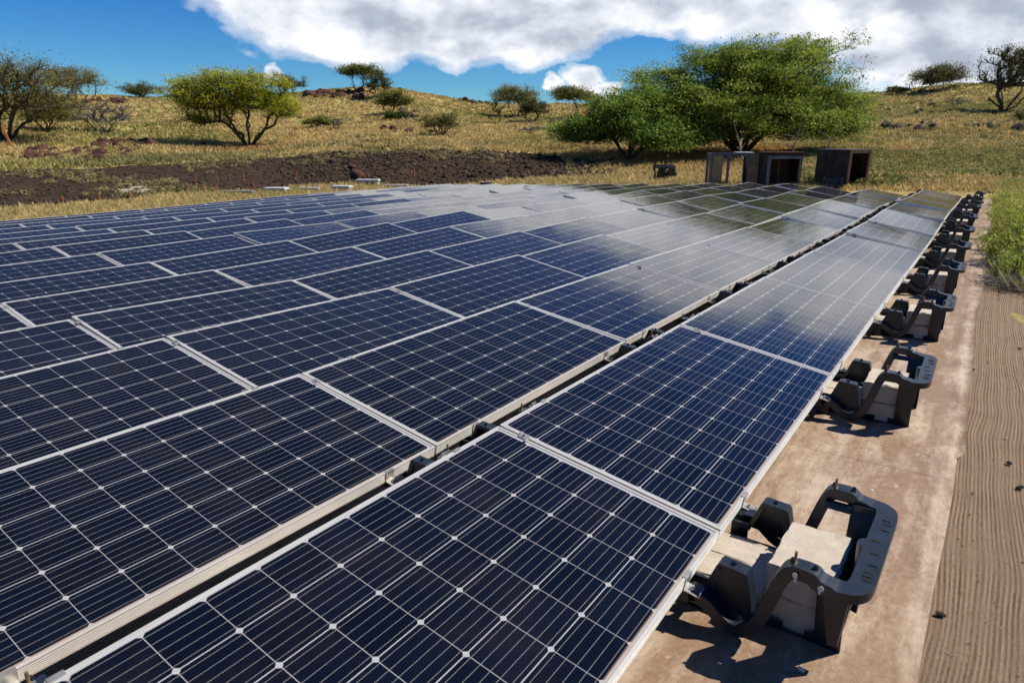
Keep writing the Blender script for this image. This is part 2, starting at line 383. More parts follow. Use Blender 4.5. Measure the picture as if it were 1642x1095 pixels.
def on_ground(px, py, dmin=22, dmax=150):
    d = CR.T @ np.array([(px - W / 2) / F, (py - H / 2) / F, 1]); h = math.hypot(d[0], d[1]); d = d / h
    t = np.arange(dmin, dmax, .1); X = CAM[0] + d[0] * t; Y = CAM[1] + d[1] * t; Z = CAM[2] + d[2] * t
    z, _ = terrain(X, Y); k = np.where(z > Z)[0]
    i = k[0] if len(k) else int(np.argmin(Z - z))
    return Vector((X[i], Y[i], z[i])), t[i]
def at_dist(px, dist, py=225.):
    a = px_az(px, py); x = CAM[0] + dist * math.sin(a); y = CAM[1] + dist * math.cos(a)
    return Vector((x, y, float(terrain(x, y)[0])))
def gz(x, y): return float(terrain(x, y)[0])

# terrain mesh: rings round the viewpoint, finer where it is near
rings = np.concatenate([np.linspace(.0, 22, 45), np.linspace(22.4, 60, 110), np.linspace(60.6, 150, 130), np.array([160, 180, 220, 300, 500, 900, 1800])])
NA = 720
A = np.linspace(-PI, PI, NA, endpoint=False)
RR, AA = np.meshgrid(rings, A, indexing='ij')
TX = CAM[0] + RR * np.sin(AA); TY = CAM[1] + RR * np.cos(AA); TZ, TS = terrain(TX, TY)
inside = (TX > -20.7) & (TX < 1.0) & (TY > -8) & (TY < 22.0)
V = np.stack([TX, TY, TZ], -1).reshape(-1, 3); V[:, 2] -= .012
nr = len(rings); I = np.arange(nr * NA).reshape(nr, NA); J = np.roll(I, -1, axis=1)
Fc = np.stack([I[:-1], J[:-1], J[1:], I[1:]], -1).reshape(-1, 4)
col = np.zeros((len(V), 3), np.float32); col[:, 0] = TS.ravel()
o = link('ground', np_mesh('ground', V, Fc[:, ::-1], col, True), M_TERR); tag(o, kind='structure')

# raked dirt strip and the geomembrane under the array
def sheet(name, xs, ys, lift, mat, wob=None, kind='structure', thick=0):
    X, Y = np.meshgrid(xs, ys, indexing='ij')
    if wob is not None: X = wob(X, Y)
    Z = gg(X, Y) + lift(X, Y)
    V = np.stack([X, Y, Z], -1).reshape(-1, 3); a, b = X.shape; I = np.arange(a * b).reshape(a, b)
    Fc = np.stack([I[:-1, :-1], I[1:, :-1], I[1:, 1:], I[:-1, 1:]], -1).reshape(-1, 4)
    o = link(name, np_mesh(name, V, Fc, None, True), mat)
    if kind: tag(o, kind=kind)
    return o
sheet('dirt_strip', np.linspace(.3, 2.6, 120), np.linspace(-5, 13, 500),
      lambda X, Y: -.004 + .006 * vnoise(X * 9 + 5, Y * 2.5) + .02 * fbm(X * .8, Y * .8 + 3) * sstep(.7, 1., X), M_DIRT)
def edge_x(Y): return .655 + .012 * np.sin(Y * .9 + 1) + .03 * vnoise(Y * .8, Y * 0 + 3.3) + .008 * Y / 3
def wobm(X, Y):
    e = edge_x(Y) + np.where(Y < 1.56, -.028, 0); return np.where(X > .2, .2 + (X - .2) * (e - .2) / .45, X)
def lift_m(X, Y):
    e = edge_x(Y); w = .010 * fbm(X * 1.6, Y * 1.1 + 7, 3) + .006 * np.exp(-((X - (e - .07 - .02 * np.sin(Y * 2.1))) / .018) ** 2)
    w = w + .007 * np.exp(-((Y - 1.60 - .05 * vnoise(X * 3, X * 0 + 1.7)) / .02) ** 2)
    w = w + .012 * np.maximum(0, 1 - np.abs(X - e) / .015) * 1.0
    return .010 + np.abs(w)
sheet('ground_mat', np.concatenate([np.linspace(-20.6, -3, 60), np.linspace(-2.8, .65, 180)]), np.linspace(-5, 22.0, 620), lift_m, M_MAT, wobm)
# the nearer sheet of membrane lies over the farther one: its hem
hem = MB(); xs = np.linspace(-.6, .63, 60)
yy = 1.555 + .018 * vnoise(xs * 4, xs * 0 + .5) + .03 * vnoise(xs * 1.1, xs * 0 + 9.5)
hem_v = []; hem_f = []
for i, (x, y) in enumerate(zip(xs, yy)):
    z = gg(x, y) + float(lift_m(np.array(x), np.array(y)))
    for dy, dz in ((-.30, .001), (-.10, .004), (0, .013), (.004, .011), (.006, .0)):
        hem_v.append((x, y + dy, float(gg(x, y + dy)) + float(lift_m(np.array(x), np.array(y + dy))) + dz))
for i in range(len(xs) - 1):
    for k in range(4): a = i * 5 + k; hem_f.append((a, a + 5, a + 6, a + 1))
o = link('mat_hem', np_mesh('mat_hem', hem_v, hem_f, None, True), M_MAT); tag(o, kind='structure')

# ------------------------------------------------------------------ solar modules
def frame_mesh():
    m_ = MB(); h = PL / 2
    def bars(z0, z1, wl, ws, out=0.):
        # wl: width of the long bars, ws: width of the short bars
        m_.box((-wl, -h - out, z0), (out, h + out, z1)); m_.box((-PW - out, -h - out, z0), (-PW + wl, h + out, z1))
        m_.box((-PW + wl, -h - out, z0), (-wl, -h + ws, z1)); m_.box((-PW + wl, h - ws, z0), (-wl, h + out, z1))
    bars(-.0045, 0, .0085, .009)
    bars(-.044, -.0045, .0035, .0035, -.0008)
    for z in (-.0115, -.019, -.0265, -.034, -.0405): bars(z - .0012, z + .0012, .003, .003, .0004)
    bars(-.048, -.044, .028, .025)
    return m_.mesh('frame')
ME_FRAME = frame_mesh()
def lam_mesh():
    m_ = MB(); h = PL / 2; m_.box((-PW + .004, -h + .004, -.009), (-.004, h - .004, -.0028)); return m_.mesh('laminate')
ME_LAM = lam_mesh()
ME_FRAME.materials.append(M_FRAME); ME_LAM.materials.append(M_LAM)
def clip_mesh():    # low edge clip: lip over the frame, web, foot with bolt
    c = MB()
    c.box((-.011, -.022, .0), (.0035, .022, .0025)); c.box((.001, -.022, -.042), (.0035, .022, .0))
    c.box((.001, -.022, -.0445), (.052, .022, -.042)); c.box((.050, -.022, -.042), (.052, .022, -.030))
    c.cyl((.022, 0, -.042), .009, .006, 6); c.cyl((.022, 0, -.036), .0045, .008, 8)
    m_ = c.mesh('edge_clip'); m_.materials.append(M_STEEL); return m_
def tab_mesh():     # high edge tab
    c = MB(); c.box((-PW - .004, -.018, -.030), (-PW + .010, .018, .003)); c.box((-PW - .03, -.012, -.034), (-PW - .004, .012, -.028))
    c.box((-PW - .034, -.062, -.034), (-PW - .004, -.030, -.022)); c.box((-PW - .022, -.062, -.022), (-PW - .016, -.030, -.002))
    m_ = c.mesh('edge_tab'); m_.materials.append(M_STEEL); return m_
def seam_mesh():    # earthing clamp in the seam near the high edge
    c = MB(); c.box((-.022, -.014, 0), (.022, .016, .003)); c.cyl((0, .001, .003), .0075, .006, 6); c.cyl((0, .001, .009), .004, .007, 8)
    c.box((.016, -.03, 0), (.026, -.006, .004)); c.box((-.03, .004, 0), (-.018, .024, .005))
    m_ = c.mesh('seam_clamp', .0008); m_.materials.append(M_STEEL); return m_
ME_CLIP, ME_TAB, ME_SEAM = clip_mesh(), tab_mesh(), seam_mesh()

ORD = ['first', 'second', 'third', 'fourth', 'fifth', 'sixth', 'seventh', 'eighth', 'ninth', 'tenth', 'eleventh', 'twelfth', 'thirteenth', 'fourteenth', 'fifteenth']
def in_view(P, pad=60):
    q = CR @ (np.array(P) - CAM)
    if q[2] < .25: return False
    x = W / 2 + F * q[0] / q[2]; y = H / 2 + F * q[1] / q[2]
    return -pad < x < W + pad and -pad < y < H + pad
def gk(r, k): return G[r, int(np.clip(k + 2, 0, 13))]
# measured sag and twist of single modules: (row, seam) -> (pitch, roll) in degrees
TW = {}
def place_panel(r, k, kend):
    z0 = gk(r, k) + EDGE; z1 = gk(r, k + 1) + EDGE; y0 = k * SEAM + (.0507 if r else 0)
    Yv = Vector((0, SEAM, z1 - z0)).normalized(); Xv = Vector((math.cos(TILT), 0, -math.sin(TILT)))
    Zv = Xv.cross(Yv).normalized(); Xv = Yv.cross(Zv).normalized()
    M = Matrix((Xv, Yv, Zv)).transposed().to_4x4(); M.translation = Vector((-r * PITCH, y0 + SEAM / 2, (z0 + z1) / 2))
    a, b = TW.get((r, k), (random.gauss(0, .30 if r + k < 3 else (.60 if r < 8 else .40)), random.gauss(0, .35 if r + k < 3 else (.95 if r < 8 else .7))))
    if r == 0 and k < 2: a *= .3; b *= .3
    C = Matrix.Translation((-PW / 2, 0, 0))
    M = M @ C @ Matrix.Rotation(math.radians(a), 4, 'X') @ Matrix.Rotation(math.radians(b), 4, 'Y') @ C.inverted()
    cor = [M @ Vector((x, y, 0)) for x in (0, -PW / 2, -PW) for y in (-PL / 2, -PL / 4, 0, PL / 4, PL / 2)]
    if not any(in_view(c) for c in cor): return
    root = empty('solar_panel'); root.matrix_world = M
    tag(root, 'solar panel %s from the far end in the %s row from the dirt strip' % (ORD[kend - 1 - k], ORD[r]), 'solar panel', 'solar panels of the array')
    link('frame', ME_FRAME, None, root); link('glass', ME_LAM, None, root)
    near = (Vector(CAM) - M.translation).length
    if near < 14:
        cl = link('edge_clip', ME_CLIP, None, root); cl.location = (0, -PL / 2 + .29, 0)
        cl = link('edge_clip', ME_CLIP, None, root); cl.location = (0, PL / 2 - .29, 0)
        s_ = link('seam_clamp', ME_SEAM, None, root); s_.location = (-PW + .125, -PL / 2 - .006, .0)
    if near < 14:
        t = link('edge_tab', ME_TAB, None, root); t.location = (0, -PL / 2 + .33, 0)
        t = link('edge_tab', ME_TAB, None, root); t.location = (0, PL / 2 - .27, 0)
for r in range(15):
    kend = 10 if r < 3 else 11
    for k in range(-2, kend): place_panel(r, k, kend)

# ------------------------------------------------------------------ ballast trays
def arc(cx, cy, r, a0, a1, n): return [(cx + r * math.cos(math.radians(a0 + (a1 - a0) * i / n)), cy + r * math.sin(math.radians(a0 + (a1 - a0) * i / n))) for i in range(n + 1)]
def tray_mesh():
    t = MB()
    prof = [(-.16, .110), (-.13, .128), (.002, .128), (.006, .1345), (.055, .134), (.085, .120), (.125, .088), (.150, .078), (.175, .083), (.200, .118), (.222, .185), (.243, .262), (.262, .308), (.280, .326), (.300, .332), (.352, .330), (.366, .316), (.395, .309), (.410, .305)]
    # one bar: up one side rail, round the outer rim, down the other
    L = []; sp_ = []
    P_ = [prof[0]] + prof + [prof[-1]]
    for i in range(1, len(P_) - 2):
        for q in range(2):
            u = q / 2; a, b, c, d = P_[i - 1], P_[i], P_[i + 1], P_[i + 2]
            sp_.append(tuple(.5 * (2 * b[k] + (c[k] - a[k]) * u + (2 * a[k] - 5 * b[k] + 4 * c[k] - d[k]) * u * u + (-a[k] + 3 * b[k] - 3 * c[k] + d[k]) * u ** 3) for k in (0, 1)))
    prof = sp_ + [prof[-1]]
    for x, z in prof: L.append((x, -.272 + .004 * (x > .25), z, (0, -1)))
    for i in range(1, 8):
        a = -90 + 90 * i / 8; L.append((.410 + .045 * math.cos(math.radians(a)), -.223 + .045 * math.sin(math.radians(a)), .305, (math.cos(math.radians(a)), math.sin(math.radians(a)))))
    half = L
    full = half + [(.458, -.2, .305, (1, 0)), (.458, -.1, .305, (1, 0)), (.458, .0, .305, (1, 0)), (.458, .1, .305, (1, 0)), (.458, .2, .305, (1, 0))] + [(x, -y, z, (sx, -sy)) for x, y, z, (sx, sy) in half[::-1]]
    path = [Vector(p[:3]) for p in full]; n = len(path); side = []; up = []; hw = []; th = []
    for i in range(n):
        tg = (path[min(i + 1, n - 1)] - path[max(i - 1, 0)]).normalized(); sd = Vector((full[i][3][0], full[i][3][1], 0))
        sd = (sd - tg * sd.dot(tg)).normalized(); u = sd.cross(tg) if sd.cross(tg).z > 0 else tg.cross(sd)
        if abs(u.z) < .02: u = Vector((0, 0, 1))
        side.append(sd); up.append(u.normalized())
        onrim = full[i][0] > .40
        hw.append(.031 if onrim else .027); th.append(.030 if onrim else .038)
    t.sweep(path, side, up, hw, th)
    for s in (-1, 1):
        # inner hump on each rail
        hp = [(.030, .110), (.045, .145), (.073, .220), (.080, .2295), (.160, .2245), (.167, .216), (.180, .160), (.192, .095)]
        pth = [(x, s * .222, z) for x, z in hp]; m_ = len(pth); sd = [(0, s, 0)] * m_; up_ = []
        for i in range(m_):
            tg = (Vector(pth[min(i + 1, m_ - 1)]) - Vector(pth[max(i - 1, 0)])).normalized(); up_.append(Vector((-tg.z, 0, tg.x)))
        t.sweep(pth, sd, up_, .027, .015)
        # webs of the hump
        t.prism([(.045, .09), (.060, .09), (.094, .216), (.080, .218)], 'y', min(s * .246, s * .252), max(s * .246, s * .252))
        t.prism([(.165, .075), (.182, .075), (.165, .205), (.150, .205)], 'y', min(s * .196, s * .250), max(s * .196, s * .250))
        # tub side wall, leaning in to the base: a frame round the window
        def wall(x0, x1, z0, z1, th_=.012):
            yo = lambda z: s * (.150 + (.246 - .150) * z / .30)
            V = []
            for x, z in ((x0, z0), (x1, z0), (x1, z1), (x0, z1)): V.append((x, yo(z), z))
            for x, z in ((x0, z0), (x1, z0), (x1, z1), (x0, z1)): V.append((x, yo(z) - s * th_, z))
            t.add(V, [(0, 1, 2, 3), (7, 6, 5, 4), (0, 4, 5, 1), (1, 5, 6, 2), (2, 6, 7, 3), (3, 7, 4, 0)])
        wall(-.02, .19, .0, .085); wall(.19, .205, .0, .085); wall(.205, .262, .0, .045); wall(.262, .325, .0, .016); wall(.325, .352, .0, .045)
        wall(.352, .425, .0, .30); wall(.272, .352, .268, .290, .02)
        t.prism([(.020, .095), (.190, .085), (.166, .208), (.158, .219), (.083, .223), (.075, .212)], 'y', min(s * .240, s * .248), max(s * .240, s * .248))
        # moulded fin on the outer corner pillar
        t.prism([(.36, .30), (.44, .30), (.425, .10), (.40, .10)], 'y', min(s * .228, s * .252), max(s * .228, s * .252))
        # bolt ears
        for (x, z) in ((.275, .330), (.335, .331)):
            t.cyl((x + .012, s * .268, z), .009, .014, 8, .005)
        t.cyl((.118, s * .222, .226), .009, .013, 8, .005)
        # recesses on the rim: little raised collars
        for y, x in ((.175, .462), (.11, .468)): t.box((x - .012, s * y - .008, .300), (x + .012, s * y + .008, .3075))
        # platform rib
        t.box((-.02, s * .196 - .006, .0), (.04, s * .196 + .006, .13))
    # outer end wall
    V = [(.412, -.150, 0), (.412, .150, 0), (.448, .235, .30), (.448, -.235, .30), (.398, -.150, 0), (.398, .150, 0), (.430, .235, .30), (.430, -.235, .30)]
    t.add(V, [(0, 1, 2, 3), (7, 6, 5, 4), (0, 4, 5, 1), (1, 5, 6, 2), (2, 6, 7, 3), (3, 7, 4, 0)])
    t.prism(arc(.44, 0, .032, 90, 270, 8), 'z', .08, .3045)       # scoop moulded in the rim
    # floor
    t.box((-.16, -.150, .001), (.41, .150, .012)); t.box((-.16, -.26, .085), (-.13, .26, .118))
    return t.mesh('ballast_tray', .006, 3, False)
ME_TRAY = tray_mesh(); ME_TRAY.materials.append(M_PLAS)
for p in ME_TRAY.polygons: p.use_smooth = True
try: ME_TRAY.set_sharp_from_angle(angle=math.radians(38))
except Exception: pass
def recess_shade_mesh():
    h = MB(); h.box((-.011, -.0075, .0), (.011, .0075, .0014))  # thin near-black pad on the rim, painted shade of an oval recess
    m_ = h.mesh('recess_shade'); mt, nt, b = new_mat('recess_shade_dark'); b.inputs['Base Color'].default_value = (.003, .003, .004, 1); b.inputs['Roughness'].default_value = .9
    m_.materials.append(mt); return m_
ME_RECESS_SHADE = recess_shade_mesh()
def bolt_mesh():
    b = MB(); b.prism([(-.009, 0), (-.0045, -.008), (.0045, -.008), (.009, 0), (.0042, .002), (.0042, .0021), (-.0042, .0021)][:4] + [(.0045, .008), (-.0045, .008)], 'z', 0, .006)
    b = MB(); b.cyl((0, 0, 0), .0085, .007, 6, .0045); b.cyl((0, 0, .0069), .0042, .026, 8)
    m_ = b.mesh('bolt'); m_.materials.append(M_BRASS); return m_
ME_BOLT = bolt_mesh()
def fittings(o):
    for x, y in ((.463, .192), (.466, .152), (.462, -.155), (.466, -.195), (.452, .03), (.460, -.045)):
        q = link('recess_shade', ME_RECESS_SHADE, None, o); q.location = (x, y, .3050)
    for y in (-.262, .262):
        q = link('bolt', ME_BOLT, None, o); q.location = (.292, y, .329)
def block_mesh(sx, sy, sz, seed):
    bm = bmesh.new(); bmesh.ops.create_cube(bm, size=1)
    bmesh.ops.scale(bm, vec=(sx, sy, sz), verts=bm.verts)
    bmesh.ops.subdivide_edges(bm, edges=bm.edges[:], cuts=6, use_grid_fill=True)
    bmesh.ops.bevel(bm, geom=[e for e in bm.edges if len(e.link_faces) == 2 and e.calc_face_angle(0) > 1], offset=.004, segments=2, affect='EDGES')
    rr = random.Random(seed)
    for v in bm.verts:
        edge = (abs(v.co.x) > sx / 2 - .006) + (abs(v.co.y) > sy / 2 - .006) + (abs(v.co.z) > sz / 2 - .006)
        a = .0022 if edge > 1 else .0006
        v.co += Vector([rr.gauss(0, a) for _ in range(3)])
    for v in bm.verts: v.co.z += sz / 2
    me = bpy.data.meshes.new('concrete_block'); bm.to_mesh(me); bm.free(); me.materials.append(M_CONC); return me
ME_BLK = [block_mesh(.190, .292, .100, s) for s in range(3)]; ME_PAV = [block_mesh(.385, .140, .086, s + 9) for s in range(3)]

def tray(x, y, z, label, group, rot=0., blocks=None, slope=0.):
    o = link('ballast_tray', ME_TRAY); o.location = (x, y, z); o.rotation_euler = (math.atan(slope), 0, rot)
    tag(o, label, 'ballast tray', group)
    fittings(o)
    if blocks:
        def blk(me, dx, dy, dz, lab, cat='concrete block', ry=0):
            b = link('concrete_block', me); b.location = (x + dx, y + dy, z + dz); b.rotation_euler = (math.atan(slope), 0, rot + random.gauss(0, .012))
            tag(b, lab + ' ' + blocks, cat, 'concrete ballast blocks in the trays')
        j = lambda s=.003: random.gauss(0, s)
        blk(ME_BLK[random.randrange(3)], .288 + j(), j(), .016, 'grey concrete block under another at the outer end of')
        blk(ME_BLK[random.randrange(3)], .284 + j(.005), j(), .119, 'grey concrete block on top of the stack in')
        blk(ME_PAV[random.randrange(3)], -.005 + j(), -.072 + j(.001), .014, 'flat concrete block on the camera side in')
        blk(ME_PAV[random.randrange(3)], -.005 + j(), .073 + j(.001), .014, 'flat concrete block on the far side in')
    return o
def paint_marks(o):
    for x, z, w, h in ((.303, .312, .010, .010), (.306, .301, .004, .010), (.372, .300, .009, .010), (.369, .292, .005, .012)):
        b = MB(); n = 9; rr = random.Random(int(x * 1e4)); b.prism([(w * math.cos(2 * PI * i / n) * rr.uniform(.5, 1.1), h * math.sin(2 * PI * i / n) * rr.uniform(.5, 1.1)) for i in range(n)], 'y', -.0006, .0006)
        q = b.build('paint_mark', M_WHITE, o); q.location = (x, -.3035, z)
for k in range(0, 11):
    z = gk(0, k); sl = (gk(0, k + 1) - gk(0, k - 1)) / (2 * SEAM)
    tr_ = tray(0 + random.gauss(0, .006), k * SEAM + random.gauss(0, .01), z, 'black plastic ballast tray, %s from the camera along the dirt strip' % ORD[k],
         'ballast trays along the dirt strip', random.gauss(0, .012), 'the %s tray from the camera' % ORD[k], sl)
    if k == 0: paint_marks(tr_)
for k in range(-1, 11):
    z = gk(1, k); sl = (gk(1, k + 1) - gk(1, k - 1)) / (2 * SEAM)
    tray(-PITCH, k * SEAM + .05, z, 'black tray in the gap between first two panel rows, %s from the camera' % ORD[k + 1], 'ballast trays between the first two panel rows', 0, None, sl)
# loose trays behind the array
p = at_dist(1337, 25.5, 298); o = tray(p.x, p.y, p.z + .12, 'loose black tray lying in the grass beyond the last panels', None, 1.9)
p, _ = on_ground(1060, 291)
for i, (dx, ry, lb) in enumerate(((0, 0, 'left of two black plastic trays standing upright in grass behind the array'), (.42, .12, 'right of two black plastic trays standing upright in grass behind the array'))):
    o = link('ballast_tray', ME_TRAY); tag(o, lb, 'ballast tray', 'black trays stood on end behind the array'); fittings(o)
    o.location = (p.x + dx * .82, p.y + dx * .57, p.z + .17); o.rotation_euler = (0, -PI / 2 + .08, math.radians(-50 + 12 * i))

# ------------------------------------------------------------------ wooden crates behind the array
def crate_base(px, dist, yaw): p = at_dist(px, dist, 290); return p, yaw
def board(m_, a, b, M=None): m_.box(a, b, M)
CY = math.radians(34.7)
def crate_open():
    p = at_dist(1138, 27.5, 280); root = empty('wooden_crate', p); root.rotation_euler = (0, 0, CY - .10)
    tag(root, 'open timber frame crate with one white side and pale plywood back panel', 'crate', 'old wooden crates behind the array')
    w, dp, h = 1.50, .95, 1.32; t = .09
    f = MB()
    for x in (0, .62, w - t): f.box((x, 0, 0), (x + t, t, h))
    for x in (0, w - t): f.box((x, dp - t, 0), (x + t, dp, h))
    f.box((t, .01, h - t), (.62, t - .01, h - .002)); f.box((.71, .01, h - t), (w - t, t - .01, h - .002)); f.box((0.01, t, h - t), (t - .01, dp - t, h - .002))
    f.box((t, dp - t + .01, h - t), (w - t, dp - .01, h - .002)); f.box((w - t + .01, t, h - t), (w - .01, dp - t, h - .002))
    f.build('timber_frame', M_WOODG, root, bevel=.004)
    b = MB(); b.box((.10, dp - .13, .02), (.62, dp - .10, h - .1)); b.build('back_panel', M_PLY, root)
    b = MB(); b.box((w + .003, -.02, .02), (w + .03, .35, h + .02)); b.box((w - t, -.03, .0), (w + .03, -.004, h + .02)); b.build('side_panel', M_WHITE, root)
    b = MB(); b.box((w - .5, .0, h + .002), (w + .1, dp, h + .03)); b.build('lid', M_WHITE, root)
def crate_dark(px, dist, yaw, w, dp, h, label, extra=False, lid=True):
    p = at_dist(px, dist, 285); root = empty('wooden_crate', p); root.rotation_euler = (0, 0, yaw)
    tag(root, label, 'crate', 'old wooden crates behind the array'); t = .09
    s_ = MB(); s_.box((.0, .0, .0), (.03, dp, h)); s_.box((w - .03, .0, .0), (w, dp, h)); s_.box((.03, dp - .03, .0), (w - .03, dp, h - .002)); s_.box((.03, .0, .02), (w - .03, dp - .03, .05))
    s_.build('side_panel', M_WOODD, root, bevel=.003)
    f = MB()
    for x in (-.012, w - t): f.box((x, -.055, -.02), (x + t + .012, -.003, h + .005))
    f.box((t, -.05, h - .10), (w - t, -.006, h)); f.box((t, -.05, .0), (w - t, -.006, .06))
    f.build('face_frame', M_WOODG if not extra else M_WOODR, root, bevel=.004)
    b = MB(); b.box((.06, dp - .05, .06), (w - .06, dp - .034, h - .03)); b.build('inner_board', M_WOODR, root)
    b = MB(); b.box((w * .4, .3, .05), (w * .4 + .06, .36, h - .02)); b.build('post', M_WOODR, root)
    if lid:
        b = MB(); b.box((-.05, -.02, h + .007), (w + .05, dp + .03, h + .035)); b.build('lid', M_WOODD if not extra else M_WOODG, root, bevel=.003)
    return root, p
crate_open()
rt, p = crate_dark(1229, 26.2, CY - .02, 1.18, 1.0, 1.20, 'dark plywood crate with open front and reddish boards lying on top')
b = MB()
for y in (.05, .42, .8): b.box((-.05, y, 1.238), (1.25, y + .12, 1.29))
b.box((-.1, .0, 1.292), (1.3, .9, 1.335)); o = b.build('board_stack', M_WOODR, None, bevel=.003); o.parent = None; o.location = p; o.rotation_euler = (0, 0, CY - .02)
tag(o, 'reddish brown boards stacked on top of the middle dark crate', 'boards')
p2 = at_dist(1192, 26.9, 285)
b = MB(); b.box((0, 0, 0), (1.05, .04, 1.30)); b.box((.05, -.02, .1), (.12, 0, 1.2)); o = b.build('plywood_sheet', M_WOODD, bevel=.003); o.location = p2; o.rotation_euler = (-.05, 0, CY + .22)
tag(o, 'black plywood sheet leaning between the open crate and the middle crate', 'plywood sheet')
crate_dark(1357, 26.6, CY + .30, .88, 1.55, 1.28, 'dark plywood crate standing alone on the right with reddish frame and open door', True)

# ------------------------------------------------------------------ rocks
def rock_mesh(seed, sub=2):
    bm = bmesh.new(); bmesh.ops.create_icosphere(bm, subdivisions=sub, radius=1); rr = random.Random(seed)
    pl = []
    for i in range(9):
        n = Vector([rr.gauss(0, 1) for _ in range(3)]).normalized(); pl.append((n, rr.uniform(.55, .85)))
    for v in bm.verts:
        for n, d in pl:
            k = v.co.dot(n)
            if k > d: v.co -= n * (k - d) * .9
        v.co += Vector([rr.gauss(0, .035) for _ in range(3)])
    me = bpy.data.meshes.new('boulder'); bm.to_mesh(me); bm.free(); return me
RK = [rock_mesh(i) for i in range(8)]
RKD = [rock_mesh(i + 20) for i in range(8)]
for me in RK: me.materials.append(M_ROCK)
for me in RKD: me.materials.append(M_ROCKD)
def boulder(p, s, lab, grp, dark=False):
    o = link('boulder', random.choice(RKD if dark else RK)); s *= .55; o.location = (p.x, p.y, p.z + s * .25)
    o.scale = (s * random.uniform(.8, 1.3), s * random.uniform(.8, 1.3), s * random.uniform(.6, .95)); o.rotation_euler = [random.uniform(0, 6.28) for _ in range(3)]
    o.rotation_euler = (random.uniform(-.3, .3), random.uniform(-.3, .3), random.uniform(0, 6.28))
    tag(o, lab, 'boulder', grp)
def pile(n, x0, x1, y0, y1, s0, s1, lab, grp, dark=False, arch=0.):
    for i in range(int(n * 1.02)):
        t = random.random(); px = x0 + (x1 - x0) * t; py = y0 + (y1 - y0) * random.random() ** .8
        p, d = on_ground(px, py); boulder(p, random.uniform(s0, s1) * (1.4 if random.random() < .2 else 1), lab, grp, dark)
pile(46, 45, 170, 240, 258, .35, .75, 'rust red boulder in the long rock pile on the left slope above the bare soil', 'rust red rock pile left')
pile(26, 150, 245, 226, 238, .35, .8, 'rust red boulder in the upper heap behind the long left rock pile', 'upper heap of rust red rocks')
pile(14, 160, 245, 242, 254, .25, .5, 'small rust red rock scattered right of the long left rock pile', 'scattered rust rocks right of the pile')
pile(12, 300, 370, 232, 240, .3, .55, 'dark red rock at the foot of the bright green tree', 'rocks left of the green tree foot')
pile(16, 135, 200, 159, 166, .5, 1.0, 'reddish rock on the left crest beside the leaning tree', 'rocks on the left crest')
pile(58, 488, 585, 147, 158, .5, 1.1, 'red brown boulder in the outcrop on the hilltop under the umbrella tree', 'hilltop outcrop boulders')
pile(10, 585, 650, 143, 149, .4, .9, 'dark boulder on the hilltop right of the outcrop', 'boulders right of the hilltop outcrop', True)
pile(16, 640, 672, 178, 194, .4, .9, 'dark boulder in the outcrop half way up the hill', 'mid slope outcrop boulders', True)
pile(9, 610, 690, 202, 214, .3, .6, 'reddish boulder scattered in the grass below the mid slope outcrop', 'boulders below the mid slope outcrop')
pile(14, 735, 790, 160, 167, .4, .8, 'dark boulder along the descending crest of the hill', 'boulders on the descending crest', True)
pile(5, 880, 940, 192, 198, .4, .7, 'dark boulder in grass left of the largest tree', 'boulders left of the largest tree', True)
pile(14, 1420, 1500, 200, 209, .35, .85, 'dark boulder in the row on the right hand meadow', 'boulders on the right meadow', True)
pile(20, 1400, 1510, 160, 186, .3, .7, 'dark rock on the right hand hillside under the leaning tree', 'rocks on the right hillside', True)
pile(7, 1560, 1600, 200, 206, .35, .6, 'low dark boulder below the bare tree on the right', 'boulders below the right bare tree', True)
pile(5, 1630, 1660, 200, 214, .4, .8, 'dark boulder at the right edge of the meadow', 'boulders at the right edge', True)
pile(6, 560, 580, 270, 290, .3, .55, 'brown boulder in the dark bank behind the array', 'boulders in the dark bank')
for px, py in ((205, 306), (222, 303), (232, 308)):
    p, _ = on_ground(px, py); o = link('pale_rock', RK[px % 8].copy()); o.data.materials.clear(); o.data.materials.append(M_PALE)
    o.location = p; o.scale = (.5, .45, .12); tag(o, 'flat pale stone lying on the bare dark soil', 'stone', 'pale stones on the bare soil')

